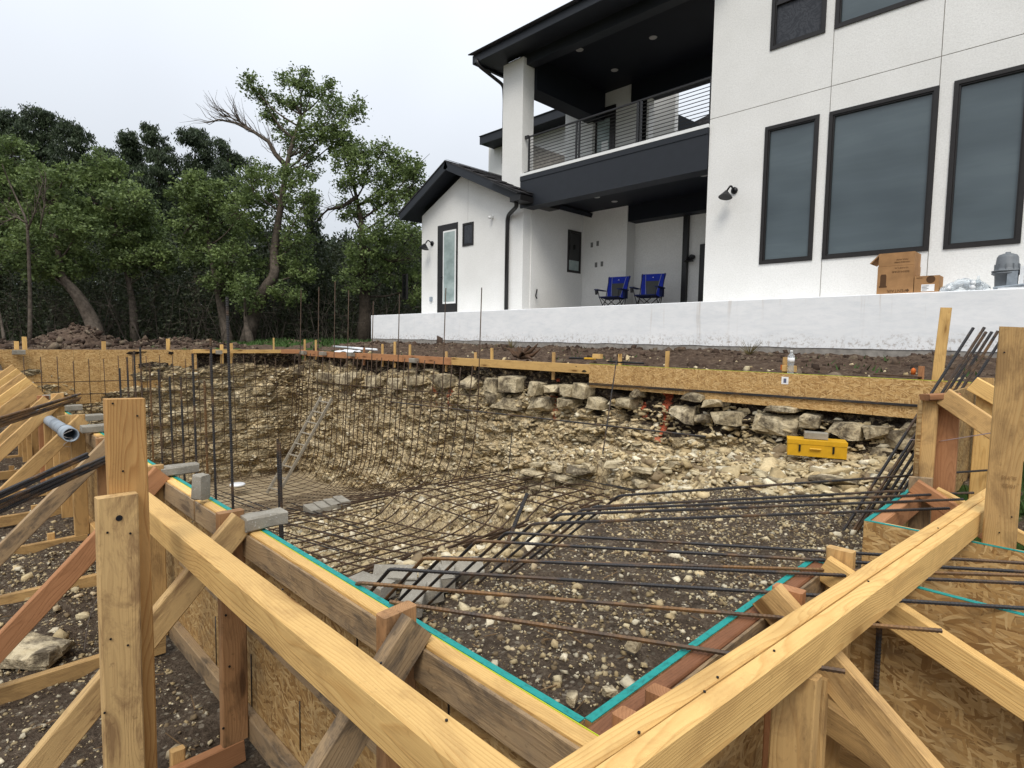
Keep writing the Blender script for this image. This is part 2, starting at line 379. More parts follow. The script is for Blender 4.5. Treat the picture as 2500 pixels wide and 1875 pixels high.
def _rock(m, band=True):
    o = m.obj(); s = m.sep(o); m.b.inputs['Roughness'].default_value = .95; m.b.inputs['Specular IOR Level'].default_value = .15
    t = m.attr('tint'); a = m.noise(m.mapping(o, (1, 1, 2.2)), 3.2, 6, .68, .5); b = m.noise(m.mapping(o, (1, 1, 2.6)), 14, 6, .75); big = m.noise(o, .7, 3)
    c = m.ramp(a, [(.25, (.44, .325, .175)), (.42, (.64, .50, .29)), (.58, (.76, .63, .40)), (.75, (.84, .76, .57))])
    c = m.mix(m.ramp(b, [(.34, .7), (.46, 0.)]), c, (.15, .10, .055))
    c = m.mix(m.ramp(big, [(.4, .0), (.65, .5)]), c, (.34, .24, .13))
    c = m.mix(m.ramp(m.noise(o, 46, 3, .7), [(.6, 0.), (.75, .45)]), c, (.66, .60, .48))
    wq = m.vmath('SCALE', m.vmath('SUBTRACT', m.noisec(o, 6, 3), (.5, .5, .5)), (0, 0, 0)); wq.node.inputs['Scale'].default_value = .16
    oq = m.mapping(m.vmath('ADD', o, wq), (1, 1, 2.3))
    ve = m.vor(oq, 5.5, 'DISTANCE_TO_EDGE'); vc = m.sep(m.vor(oq, 5.5, 'F1', out='Color'))
    ve2 = m.vor(oq, 13, 'DISTANCE_TO_EDGE'); vc2 = m.sep(m.vor(oq, 13, 'F1', out='Color'))
    c = m.mix(1., c, m.ramp(vc[0], [(0, .8), (.5, 1.1), (1, 1.35)]), 'MULTIPLY'); c = m.mix(1., c, m.ramp(vc2[0], [(0, .72), (1, 1.22)]), 'MULTIPLY')
    c = m.mix(m.ramp(ve, [(.0, .7), (.05, 0.)]), c, (.15, .11, .06)); c = m.mix(m.ramp(ve2, [(.0, .5), (.06, 0.)]), c, (.18, .13, .08))  # shade of the crevices between shards painted along the cell edges
    sp = m.n('ShaderNodeSeparateColor'); m.L.new(t['Color'], sp.inputs[0])
    soil = m.ramp(m.noise(o, 40, 4, .7), [(.35, (.018, .013, .010)), (.7, (.060, .042, .030))])
    # sprayed orange marks
    op = m.ramp(m.math('MULTIPLY', sp.outputs[1], m.ramp(m.noise(o, 26, 4, .7), [(.38, 0.), (.5, 1.)])), [(.3, 0.), (.5, 1.)])
    c = m.mix(m.math('MULTIPLY', sp.outputs[0], m.ramp(m.noise(o, 11, 5, .75), [(.30, .35), (.5, 1.)])), c, soil)
    c = m.mix(m.math('MULTIPLY', op, .75), c, (.62, .13, .06))
    c = m.mix(sp.outputs[2], c, m.ramp(m.noise(o, 5, 5), [(.3, (.38, .295, .18)), (.7, (.48, .385, .25))]))   # settled silt
    m.col(c); m.bump(m.math('ADD', m.math('ADD', a, m.math('MULTIPLY', b, .6)), m.math('ADD', m.ramp(ve, [(0, 0.), (.25, 1.)]), m.math('MULTIPLY', vc2[1], .6))), .055, 1.)
ROCK = mk('limestone_cut', _rock)
def _stone(m):
    o = m.obj(); t = m.attr('tint'); m.b.inputs['Roughness'].default_value = .95; m.b.inputs['Specular IOR Level'].default_value = .15
    n = m.noise(o, 30, 4, .7); c = m.mix(1., t['Color'], m.ramp(n, [(.3, .68), (.7, 1.1)]), 'MULTIPLY'); m.col(c); m.bump(n, .006, .8)
STONE = mk('loose_limestone', _stone)
def _boulder(m):
    o = m.addrnd(m.obj()); m.b.inputs['Roughness'].default_value = .95; m.b.inputs['Specular IOR Level'].default_value = .15
    a = m.noise(o, 3.5, 6, .7, .6); b = m.noise(o, 16, 5, .75)
    c = m.ramp(a, [(.28, (.25, .20, .13)), (.5, (.54, .45, .29)), (.75, (.70, .61, .44))]); c = m.mix(m.ramp(b, [(.33, .8), (.48, 0.)]), c, (.10, .075, .05))
    c = m.mix(m.ramp(m.noise(o, 2.2, 5, .8), [(.46, 0.), (.60, .85)]), c, (.06, .045, .033)); m.col(c); m.bump(m.math('ADD', a, m.math('MULTIPLY', b, .5)), .05, .9)
BOULD = mk('limestone_boulder', _boulder)
def _ground(m):
    o = m.obj(); t = m.attr('tint'); sp = m.n('ShaderNodeSeparateColor'); m.L.new(t['Color'], sp.inputs[0])
    m.b.inputs['Roughness'].default_value = .97; m.b.inputs['Specular IOR Level'].default_value = .12
    n = m.noise(o, 9, 8, .75); f = m.noise(o, 60, 4, .75)
    soil = m.ramp(m.math('ADD', m.math('MULTIPLY', n, .5), m.math('MULTIPLY', f, .5)), [(.36, (.036, .027, .019)), (.5, (.095, .070, .050)), (.66, (.21, .165, .12))])
    v = m.n('ShaderNodeTexVoronoi', feature='F1'); m.L.new(m.vmath('ADD', o, m.mapping(m.noisec(o, 30, 2), (.02, .02, .02))), v.inputs['Vector']); v.inputs['Scale'].default_value = 38
    vc = m.sep(v.outputs['Color']); peb = m.math('MULTIPLY', m.ramp(v.outputs['Distance'], [(.30, 1.), (.42, 0.)]), m.math('GREATER_THAN', vc[0], .45))
    soil = m.mix(m.math('MULTIPLY', peb, .8), soil, m.ramp(vc[1], [(0, (.11, .09, .065)), (1, (.38, .33, .25))]))
    rock = m.ramp(m.noise(m.mapping(o, (1, 1, 1)), 7, 8, .75, .4), [(.28, (.20, .14, .075)), (.42, (.44, .335, .185)), (.56, (.60, .48, .29)), (.74, (.74, .64, .45))])
    wq = m.vmath('SCALE', m.vmath('SUBTRACT', m.noisec(o, 6, 3), (.5, .5, .5)), (0, 0, 0)); wq.node.inputs['Scale'].default_value = .14
    oq = m.vmath('ADD', o, wq); ve = m.vor(oq, 12, 'DISTANCE_TO_EDGE'); vcc = m.sep(m.vor(oq, 12, 'F1', out='Color')); ve2 = m.vor(oq, 27, 'DISTANCE_TO_EDGE'); vc2 = m.sep(m.vor(oq, 27, 'F1', out='Color'))
    rock = m.mix(1., rock, m.ramp(vcc[0], [(0, .7), (1, 1.3)]), 'MULTIPLY'); rock = m.mix(1., rock, m.ramp(vc2[0], [(0, .75), (1, 1.2)]), 'MULTIPLY')
    rock = m.mix(m.ramp(ve, [(0, .85), (.09, 0.)]), rock, (.13, .09, .055)); rock = m.mix(m.ramp(ve2, [(0, .6), (.08, 0.)]), rock, (.16, .115, .07))  # crevice shade painted into the rock colour at cell borders
    silt = m.ramp(m.noise(o, 4, 6, .6), [(.3, (.38, .295, .18)), (.7, (.50, .40, .26))])
    grass = m.ramp(m.noise(o, 5, 6, .7), [(.3, (.025, .048, .012)), (.6, (.05, .095, .02)), (.8, (.14, .13, .06))])
    brown = m.ramp(n, [(.3, (.045, .030, .022)), (.5, (.10, .068, .048)), (.7, (.19, .14, .10))])
    c = m.mix(sp.outputs[0], soil, rock); c = m.mix(sp.outputs[1], c, grass); c = m.mix(sp.outputs[2], c, silt)
    c = m.mix(t['Alpha'], c, brown)
    m.col(c); m.bump(m.math('ADD', m.math('ADD', n, m.math('MULTIPLY', f, .5)), m.math('MULTIPLY', m.math('MULTIPLY', sp.outputs[0], vcc[1]), .5)), .05, .9)
GROUND = mk('site_ground', _ground)
def leafm(name, a, b):
    m = Mt(name, .55, .3); t = m.attr('tint'); sp = m.n('ShaderNodeSeparateColor'); m.L.new(t['Color'], sp.inputs[0])
    c = m.ramp(sp.outputs[0], [(0, a), (1, b)]); m.col(c)
    tr = m.n('ShaderNodeBsdfTranslucent'); m.L.new(c, tr.inputs['Color']); ms = m.n('ShaderNodeMixShader'); ms.inputs[0].default_value = .3
    m.L.new(m.b.outputs[0], ms.inputs[1]); m.L.new(tr.outputs[0], ms.inputs[2]); m.L.new(ms.outputs[0], m.N['Material Output'].inputs[0]); return m.m
LEAF = leafm('oak_leaves', (.060, .092, .032), (.22, .29, .095)); LEAFC = leafm('cedar_foliage', (.022, .034, .020), (.085, .115, .058)); LEAFD = leafm('brush_foliage', (.024, .032, .016), (.075, .090, .042))
BARK = simple('bark', (.10, .082, .066), .95, .1, 0, .45, 7, .02); TWIG = simple('bare_twig', (.30, .27, .24), .9, .1, 0, .3, 4); BARKD = simple('bark_dark', (.045, .036, .028), .95, .1, 0, .4, 7, .01)
GRS = simple('grass_blade', (.045, .085, .022), .7, .2, 0, .5, 3)
SHING = simple('roof_shingle', (.045, .043, .045), .95, .2, 0, .5, 14, .01)
YEL = simple('yellow_enamel', (.62, .34, .012), .45, .4, 0, .12, 12)
CARD = simple('cardboard', (.36, .20, .09), .85, .2, 0, .18, 6); CARDD = simple('cardboard_ink', (.10, .055, .03), .9, .1, 0, .1, 6)
PVC = simple('grey_pvc', (.27, .31, .35), .55, .4, 0, .22, 14); PVCD = simple('pipe_bore_shade', (.012, .012, .013), .9, .1)
WPL = simple('white_plastic', (.78, .80, .82), .35, .5, 0, .08, 14); PUMP = simple('grey_plastic', (.15, .165, .18), .5, .4, 0, .2, 9)
BLUE = simple('blue_fabric', (.014, .030, .30), .8, .2, 0, .15, 12); NVF = simple('navy_fabric', (.008, .014, .065), .8, .2, 0, .15, 12); MESHF = simple('grey_mesh_fabric', (.07, .072, .07), .9, .1)
PIPN = simple('grey_piping', (.33, .36, .42), .7, .2); BMET = simple('black_metal', (.012, .012, .014), .45, .4, .3)
ALU = simple('ladder_metal', (.26, .23, .18), .75, .3, 0, .2, 9); ORNG = simple('orange_plastic', (.55, .13, .02), .6, .3); LAMPL = simple('lamp_lens', (.42, .42, .41), .5, .3)
PAPER = simple('paper_label', (.8, .8, .8), .7, .2); INK = simple('black_ink', (.015, .015, .018), .8, .1); STAMP = simple('stamp_ink', (.06, .032, .015), .9, .1); FADED = simple('faded_stamp', (.27, .16, .07), .9, .1)
def _bottle(m):
    m.b.inputs['Transmission Weight'].default_value = .75; m.b.inputs['Roughness'].default_value = .1; m.b.inputs['IOR'].default_value = 1.2; m.col((.85, .9, .93))
BOTL = mk('clear_plastic', _bottle)
WIRE = simple('tie_wire', (.30, .27, .25), .5, .4, .4); STRG = simple('string_line', (.45, .55, .03), .6, .3); PINK = simple('pink_twine', (.5, .38, .38), .7, .2)
# ---------------------------------------------------------------- builders
def basis(p0, p1, wdir):
    x = (p1-p0).normalized(); w = Vector(wdir); w = (w - x*w.dot(x)).normalized(); t = x.cross(w)
    return Matrix(((x.x, w.x, t.x, p0.x), (x.y, w.y, t.y, p0.y), (x.z, w.z, t.z, p0.z), (0, 0, 0, 1)))
def board(parent, p0, p1, w, t, wdir, mat, name='plank', rough=1., skew=0, label=None, **k):
    """sawn timber from p0 to p1 (centre line), w wide along wdir, t thick"""
    p0 = Vector(p0); p1 = Vector(p1); Lg = (p1-p0).length; M = basis(p0, p1, wdir)
    n = max(2, min(14, int(Lg/.22)+1)); c = min(.004, t*.2); V = []; Fc = []
    prof = [(-w/2+c, -t/2), (w/2-c, -t/2), (w/2, -t/2+c), (w/2, t/2-c), (w/2-c, t/2), (-w/2+c, t/2), (-w/2, t/2-c), (-w/2, -t/2+c)]
    b1 = random.uniform(-1, 1)*.004*rough; b2 = random.uniform(-1, 1)*.003*rough; e0 = random.uniform(-.03, .03)*w+skew; e1 = random.uniform(-.04, .04)*w
    for i in range(n):
        f = i/(n-1); x = Lg*f; s = math.sin(math.pi*f)
        for (a, b) in prof:
            ex = (e0*(a/w*2) if i == 0 else e1*(a/w*2) if i == n-1 else 0)
            j = .0009*rough
            V.append((x+ex, a+b1*s+random.uniform(-j, j), b+b2*s+random.uniform(-j, j)))
    for i in range(n-1):
        for j in range(8):
            a = i*8+j; b = i*8+(j+1) % 8; Fc.append([a, b, b+8, a+8])
    Fc.append(list(range(8))[::-1]); Fc.append([(n-1)*8+j for j in range(8)])
    return link(name, mesh(name, V, Fc), mat, parent, M, label, **k)
def plate(parent, lo, hi, mat, name='panel', axis='x', along=None, **k):
    """sheet material given by opposite corners in world axes; the local x axis runs along `axis`"""
    lo = Vector(lo); hi = Vector(hi)
    if axis == 'x': M = Matrix.Translation(lo)
    else: M = Matrix.Translation(Vector((hi.x, lo.y, lo.z))) @ Matrix.Rotation(math.pi/2, 4, 'Z')
    d = hi-lo; s = (d.x, d.y, d.z) if axis == 'x' else (d.y, d.x, d.z)
    # local frame of sheets: x along, y up, z through, so that the strands lie in the face
    R = Matrix(((1, 0, 0, 0), (0, 0, -1, 0), (0, 1, 0, 0), (0, 0, 0, 1)))
    b = MB().box((0, 0, -s[1]), (s[0], s[2], 0))
    return link(name, mesh(name, b.v, b.f), mat, parent, M @ R, **k)
def fillet(pts, r, n=5):
    pts = [Vector(p) for p in pts]; out = [pts[0]]
    for i in range(1, len(pts)-1):
        a, b, c = pts[i-1], pts[i], pts[i+1]; d1 = (a-b); d2 = (c-b); q = min(r, d1.length*.45, d2.length*.45)
        s = b+d1.normalized()*q; e = b+d2.normalized()*q
        for j in range(n+1):
            f = j/n; out.append(s*(1-f)**2 + b*2*f*(1-f) + e*f*f)
    return out+[pts[-1]]
def rod(parent, pts, r, mat, name='bar', ribs=False, n=6, **k):
    pts = [Vector(p) for p in pts]
    if ribs:
        out = []; rs = []; acc = 0
        for a, b in zip(pts[:-1], pts[1:]):
            Lg = (b-a).length; m = max(1, int(Lg/.0055)) if Lg < 4 else max(1, int(Lg/.008))
            for i in range(m): out.append(a+(b-a)*(i/m)); rs.append(r*(1.16 if (len(rs)//1) % 2 == 0 else .97))
        out.append(pts[-1]); rs.append(r); pts, rr = out, rs
    else: rr = r
    b = MB().tube(pts, rr, n)
    if parent is None: k.setdefault('orig', tuple(pts[0]))
    return b.build(name, mat, parent, smooth=not ribs, **k)

CUBE = np.array([(-1,-1,-1),(1,-1,-1),(1,1,-1),(-1,1,-1),(-1,-1,1),(1,-1,1),(1,1,1),(-1,1,1)], float)*.5
CQ = np.array([(0,3,2,1),(4,5,6,7),(0,1,5,4),(1,2,6,5),(2,3,7,6),(3,0,4,7)])
def rotm(n, tilt=1.0):
    a = rng.uniform(0, 2*math.pi, n); b = rng.normal(0, tilt, n); c = rng.normal(0, tilt, n)
    ca, sa, cb, sb, cc, sc_ = np.cos(a), np.sin(a), np.cos(b), np.sin(b), np.cos(c), np.sin(c)
    Rz = np.zeros((n, 3, 3)); Rz[:, 0, 0] = ca; Rz[:, 0, 1] = -sa; Rz[:, 1, 0] = sa; Rz[:, 1, 1] = ca; Rz[:, 2, 2] = 1
    Rx = np.zeros((n, 3, 3)); Rx[:, 0, 0] = 1; Rx[:, 1, 1] = cb; Rx[:, 1, 2] = -sb; Rx[:, 2, 1] = sb; Rx[:, 2, 2] = cb
    Ry = np.zeros((n, 3, 3)); Ry[:, 1, 1] = 1; Ry[:, 0, 0] = cc; Ry[:, 0, 2] = sc_; Ry[:, 2, 0] = -sc_; Ry[:, 2, 2] = cc
    return Ry @ Rx @ Rz
LIME = np.array([(.63, .53, .34), (.54, .43, .25), (.72, .64, .47), (.42, .32, .175), (.58, .46, .27), (.25, .185, .11), (.56, .45, .29)])
def stones(name, P, S, label, tilt=.35, flat=.5, pal=LIME, pw=None, parent=None, mat=None, cat=None):
    """many angular stones: P centres, S sizes"""
    n = len(P); V = CUBE[None]+rng.uniform(-.22, .22, (n, 8, 3)); V[:, 4:, :2] *= rng.uniform(.45, .9, (n, 1, 1))
    sc3 = np.stack([S*rng.uniform(.8, 1.5, n), S*rng.uniform(.6, 1.1, n), S*rng.uniform(.6, 1.25, n)*flat], 1)
    V = V*sc3[:, None, :]; V = np.einsum('nij,nkj->nki', rotm(n, tilt), V)+P[:, None, :]
    Q = (CQ[None]+(np.arange(n)*8)[:, None, None]).reshape(-1, 4)
    pc = pal[rng.choice(len(pal), n, p=pw)]*rng.uniform(.75, 1.15, (n, 1)); C = np.ones((n, 8, 4)); C[:, :, :3] = pc[:, None, :]
    me = np_mesh(name, V.reshape(-1, 3), Q, False, C.reshape(-1, 4))
    return link(name, me, mat or STONE, parent, label=label, kind='stuff', cat=cat)

# ---------------------------------------------------------------- the ground and the pit
XF, YN = -.636, .835            # inner faces of the right and the near forms (pit corner)
XL, YB = -15.1, 6.95            # left and back edges of the pit
YT0, YT1 = 2.03, 2.648          # channel opening in the right form
HF = -.70                       # top of the near forms
BX = np.array([-16, -15, -12, -10, -8.7, -7.6, -6.5, -5.5, -4.7, -4.2, -3.4, -2.8, -2.35, 0.])
BZ = np.array([-3.6, -3.55, -3.5, -3.12, -2.8, -2.62, -2.5, -2.4, -2.26, -2.1, -1.72, -1.36, -1.22, -1.18])
def pit_floor(x, y):
    z = np.interp(x, BX, BZ)
    wob = .12*vnoise(x*1.7, y*1.7, None, 3)
    b = sstep(4.2, 4.42, y+wob)*sstep(-7.08, -6.86, x+wob); z = z*(1-b)+np.maximum(z, -2.2)*b
    c = sstep(4.45, 4.65, y+wob)*sstep(-5.0, -4.8, x+wob*.5); z = z*(1-c)+np.maximum(z, -1.88)*c
    wl = .35*vnoise(x*1.1, y*.9, None, 9)+.12*vnoise(x*4, y*4, None, 19)
    edge = np.interp(x, [-7, -6.2, -5.4, -4.4, -3.2, -1], [6.9, 6.5, 5.75, 5.75, 5.35, 5.0])
    led = sstep(-.10, .16, y-edge+wl)*sstep(-7.0, -5.6, x)
    zl = np.interp(x, [-7, -5.6, -4.4, -3., -1.8, -.6], [-2.4, -1.92, -1.62, -1.34, -1.2, -1.12])+.05*(y-6)+.16*np.exp(-((y-edge-.38)/.36)**2)*np.exp(-((x+5.0)/.9)**2)+.10*np.exp(-((y-edge-.3)/.3)**2)
    return z*(1-led)+np.maximum(z, zl)*led
def soil_edge(x, y): return -2.45+.25*vnoise(y*1.3, x*.4, None, 4)+.1*vnoise(y*5, x*5, None, 5)
def outer(x, y):
    near = -1.56+.05*vnoise(x*.8, y*.8, None, 21)+.02*vnoise(x*4, y*4, None, 22)
    near = near+sstep(-8.5, -14.5, x)*1.12
    lift = sstep(3.4, 4.6, y)*sstep(-1.2, -.6, x); lift2 = sstep(4.8, 7.0, y)
    right = near*(1-lift)+(-.95)*lift; right = right*(1-lift2)+(-.43)*lift2
    back = -.44+sstep(7.2, 10.2, y)*.30+.03*vnoise(x*1.4, y*1.4, None, 31)
    berm = np.exp(-((y-9.75)/.42)**2)*(.035+.05*vnoise(x*1.7, y*0+2, None, 33)); back = back+np.where(y < 10.2, berm, .0)
    left = -.43+.04*vnoise(x*.5, y*.5, None, 35)
    z = np.where(y > 6.9, back, np.where(x < -14.9, left, right))
    far = sstep(22, 40, np.hypot(x, y)); return z*(1-far)+(-.42)*far
def axis(segs):
    out = [segs[0][0]]
    for a, b, s in segs: n = max(1, int(round((b-a)/s))); out += list(a+(b-a)*(np.arange(1, n+1)/n))
    return np.array(out)
xs = axis([(-900, -300, 150), (-300, -60, 24), (-60, -24, 2.4), (-24, -15.4, .25), (-15.4, -7.5, .055), (-7.5, .2, .038), (.2, 4, .15), (4, 60, 4), (60, 900, 140)])
ys = axis([(-900, -60, 140), (-60, -4, 5), (-4, -.4, .12), (-.4, 7.3, .042), (7.3, 10.4, .07), (10.4, 24, .5), (24, 80, 4), (80, 900, 82)])
GX, GY = np.meshgrid(xs, ys, indexing='xy')
inside = (GX > XL-.3) & (GX < XF-.0) & (GY > YN) & (GY < YB+.24)
chan = (GX >= XF-.02) & (GX < 1.2) & (GY > YT0) & (GY < YT1)
pf = pit_floor(GX, GY); og = outer(GX, GY)
soilm = (GX > soil_edge(GX, GY)) & (pf > -1.4)
deep = sstep(-9.2, -10.4, GX)
rough = fbm(GX*3.2, GY*3.2, None, 4, 41)*.07+fbm(GX*13, GY*13, None, 2, 45)*.028
d1, d2, cid = worley(GX*5.2+.6*vnoise(GX*2, GY*2), GY*5.2, 5); slab = (cid-.5)*.10*np.clip((d2-d1)*5, 0, 1)
amp = np.where(soilm, .30, 1.)*(1-.9*deep)*np.clip((GX-XL)/.5, 0, 1)
pf = pf+(rough+slab)*amp
rough2 = fbm(GX*5, GY*5, None, 3, 51)*.035+fbm(GX*17, GY*17, None, 2, 53)*.012
dirt = ((GY > 7.0) & (GY < 10.2)) | ((GX < -15) & (GX > -26) & (GY < 16))
og = og+np.where(np.hypot(GX, GY) < 26, rough2*np.where(dirt, 1.7, 1.), 0)
# spoil heap behind the left form
hp = on_x(188, 842, -21.5); heap = .62*np.exp(-(((GX+21.5)/1.0)**2+((GY-hp.y)/.75)**2))+.28*np.exp(-(((GX+21.2)/1.5)**2+((GY-hp.y-2.6)/2.2)**2))+.18*np.exp(-(((GX+22)/1.5)**2+((GY-hp.y+2.2)/1.8)**2))
og = og+heap*(1+.35*fbm(GX*1.9, GY*1.9, None, 4, 61))
GZ = np.where(inside, pf, np.where(chan, -1.2+rough*.3, og))
col = np.zeros(GX.shape+(4,))
col[..., 0] = np.where(inside & ~soilm, 1, 0)*(1-deep)
col[..., 2] = np.where(inside, deep, 0)
zshelf = (GX > -5.5) & inside & (GY > 5.5) & (pf > -1.7)
col[..., 0] = np.where(zshelf & (vnoise(GX*3, GY*3, None, 8) > -.35), .9, col[..., 0])
gr = ((GX < -17.5) & (GY > 8.4) & (vnoise(GX*.7, GY*.7, None, 71)+vnoise(GX*3, GY*3, None, 72)*.5 > -.35)) | (np.hypot(GX, GY) > 32) | ((GX > -.7) & (GY > 3.7) & (GY < 6.4) & (vnoise(GX*3, GY*3, None, 73) > -.1))
gr |= ((GX < -13) & (GX > -16.5) & (GY > 4.5) & (GY < 8) & ~inside)
gr |= (GX < -17) & (GY > 4.5) & (vnoise(GX*1.1, GY*1.1, None, 74) > .15)
col[..., 1] = np.where(gr & ~inside & (heap < .12), 1, 0)
col[..., 3] = np.where(~inside & ~gr & ((GY > 6.9) | (GX < -14.9)), 1, 0)
ny, nx = GX.shape; idx = np.arange(nx*ny).reshape(ny, nx)
Q = np.stack([idx[:-1, :-1], idx[:-1, 1:], idx[1:, 1:], idx[1:, :-1]], -1).reshape(-1, 4)
gme = np_mesh('ground', np.stack([GX, GY, GZ], -1).reshape(-1, 3), Q, False, col.reshape(-1, 4))
link('ground', gme, GROUND, kind='structure')
def gz(x, y):
    i = int(np.clip(np.searchsorted(xs, x)-1, 0, nx-2)); j = int(np.clip(np.searchsorted(ys, y)-1, 0, ny-2)); return float(GZ[j, i])
def gzv(x, y):
    i = np.clip(np.searchsorted(xs, x)-1, 0, nx-2); j = np.clip(np.searchsorted(ys, y)-1, 0, ny-2); return GZ[j, i]

# ---------------------------------------------------------------- rock faces of the excavation
def face(name, u0, u1, du, horiz, top, nv, foot, setback, orange=()):
    """u runs along the face; v=0 at its top, 1 at the foot"""
    us = np.arange(u0, u1+du, du); vs_ = np.linspace(0, 1, nv); U, Vv = np.meshgrid(us, vs_, indexing='xy')
    ft = foot(U); Z = top+(ft-top)*Vv
    d1, d2, cid = worley(U*1.55+.35*vnoise(U*2, Z*2, None, 81), Z*4.6+.6*vnoise(U*1.1, Z, None, 82), 83)
    e1, e2, cid2 = worley(U*5+.5*vnoise(U*4, Z*4), Z*11, 88)
    lay = fbm(U*1.2, Z*7, None, 4, 84)
    off = .10*(cid-.5)*2*np.clip((d2-d1)*4, 0, 1)+.05*lay+.035*(cid2-.5)*2*np.clip((e2-e1)*4, 0, 1)+.11*fbm(U*.8, Z*.9, None, 3, 85)+.022*fbm(U*16, Z*20, None, 2, 86)+.03*(np.abs(vnoise(U*7, Z*16, None, 87))-.4)
    batter = .34*Vv**1.6; off = off+batter
    band = Z > (np.interp(U, [-15, -10, -7, -5.5, -4, -1], [-.62, -.72, -.86, -.96, -1.2, -1.25])-.10*vnoise(U*2.2, Z*0, None, 91)-.10*vnoise(U*6, Z*5, None, 92) if horiz == 'x' else -.74-.1*vnoise(U*2, Z*0, None, 91))
    off = np.where(band, off-.06+.05*fbm(U*14, Z*14, None, 3, 93), off)
    gaps = (np.clip((d2-d1)*4, 0, 1) < .28) & (Z > -1.5)
    C = np.zeros(U.shape+(4,)); C[..., 0] = np.where(band, 1, np.where(gaps, .8, 0))
    stainv = sstep(.1, .5, vnoise(U*.9, Z*.35, None, 95))*.4*sstep(-2.6, -1., Z); C[..., 0] = np.maximum(C[..., 0], stainv)
    for (uo, z0, z1, w) in orange: C[..., 1] = np.maximum(C[..., 1], np.where((abs(U-uo+.03*vnoise(Z*6, U)) < w) & (Z < z0) & (Z > z1), 1, 0))
    C[..., 2] = sstep(.90, 1.0, Vv)*np.where(U < -9.3, 1, 0) if horiz == 'x' else sstep(.9, 1., Vv)
    if horiz == 'x': P = np.stack([U, setback-off, Z], -1)
    else: P = np.stack([setback+off, U, Z], -1)
    ny_, nx_ = U.shape; ix = np.arange(nx_*ny_).reshape(ny_, nx_)
    q = np.stack([ix[:-1, :-1], ix[1:, :-1], ix[1:, 1:], ix[:-1, 1:]], -1).reshape(-1, 4)
    if horiz != 'x': q = q[:, ::-1]
    me = np_mesh(name, P.reshape(-1, 3), q, False, C.reshape(-1, 4)); return me, P, C
om = []
for px, y0, y1, w in ((1613, 950, 1080, .045), (1556, 985, 1022, .06), (1331, 968, 1004, .07), (1338, 1004, 1026, .03), (1087, 950, 998, .07), (1051, 942, 970, .03), (1052, 978, 992, .02), (1337, 925, 932, .03)):
    a = on_y(px, y0, YB-.12); b = on_y(px, y1, YB-.15); om.append((a.x, a.z, b.z, w))
bfoot = lambda u: np.minimum(pit_floor(u, np.full_like(u, 6.55)), -1.0)-.12
bme, BP, BC = face('excavated_wall', XL-.05, -.3, .036, 'x', -.36, 84, bfoot, YB+.06, om)
WALL = link('excavated_wall', bme, ROCK, kind='structure')
lme, LP, LC = face('excavated_wall', YN-.9, YB+.1, .045, 'y', -.36, 70, lambda u: np.full_like(u, -3.6), XL-.06)
WALL2 = link('excavated_wall', lme, ROCK, kind='structure')
# the dug bank under the near form and under the right form (seen from within)
# loose flakes of limestone on the faces
def on_face(P, n, zlo, zhi, ulo=None, uhi=None, ax=0):
    f = P.reshape(-1, 3); m = (f[:, 2] > zlo) & (f[:, 2] < zhi)
    if ulo is not None: m &= (f[:, ax] > ulo) & (f[:, ax] < uhi)
    f = f[m]; return f[rng.choice(len(f), n)]+rng.normal(0, .012, (n, 3))
p = on_face(BP, 3800, -3.4, -.8); stones('limestone_flakes', p, rng.uniform(.025, .10, len(p)), 'broken flakes of cream limestone sticking out of the back pit wall', .35, .32, LIME[[0, 1, 1, 4, 4, 2, 3]])
p = on_face(LP, 1500, -3.4, -.8, ax=1); stones('limestone_flakes', p, rng.uniform(.025, .10, len(p)), 'broken flakes of cream limestone sticking out of the left pit wall', .35, .32, LIME[[0, 1, 1, 4, 4, 2, 3]])
def boulder(c, s, seed, parent, yaw=0):
    """blocky limestone: a cut cube, rounded and roughened"""
    r_ = np.random.default_rng(seed); bm = bmesh.new()
    for i in range(26):
        p = r_.uniform(-.5, .5, 3); ax = int(r_.integers(0, 3)); p[ax] = (.5 if r_.random() < .5 else -.5)*r_.uniform(.86, 1.0)
        if r_.random() < .45: a2 = (ax+1) % 3; p[a2] = (.5 if p[a2] > 0 else -.5)*r_.uniform(.8, 1)
        bm.verts.new((p[0]*s[0], p[1]*s[1], p[2]*s[2]))
    g = bmesh.ops.convex_hull(bm, input=bm.verts)
    for v in list(bm.verts):
        if not v.link_faces: bm.verts.remove(v)
    bmesh.ops.subdivide_edges(bm, edges=bm.edges[:], cuts=2, use_grid_fill=True)
    for v in bm.verts:
        q = v.co+Vector((seed, 0, 0)); v.co += v.co.normalized()*(mnoise.noise(q*7)*.018+mnoise.noise(q*22)*.010)*min(1, max(s)/.25)
    me_ = bpy.data.meshes.new('stone'); bm.to_mesh(me_); bm.free()
    M = Matrix.Translation(Vector(c)) @ Matrix.Rotation(yaw, 4, 'Z') @ Matrix.Rotation(random.uniform(-.12, .12), 4, 'Y')
    return link('stone', me_, BOULD, parent, M)
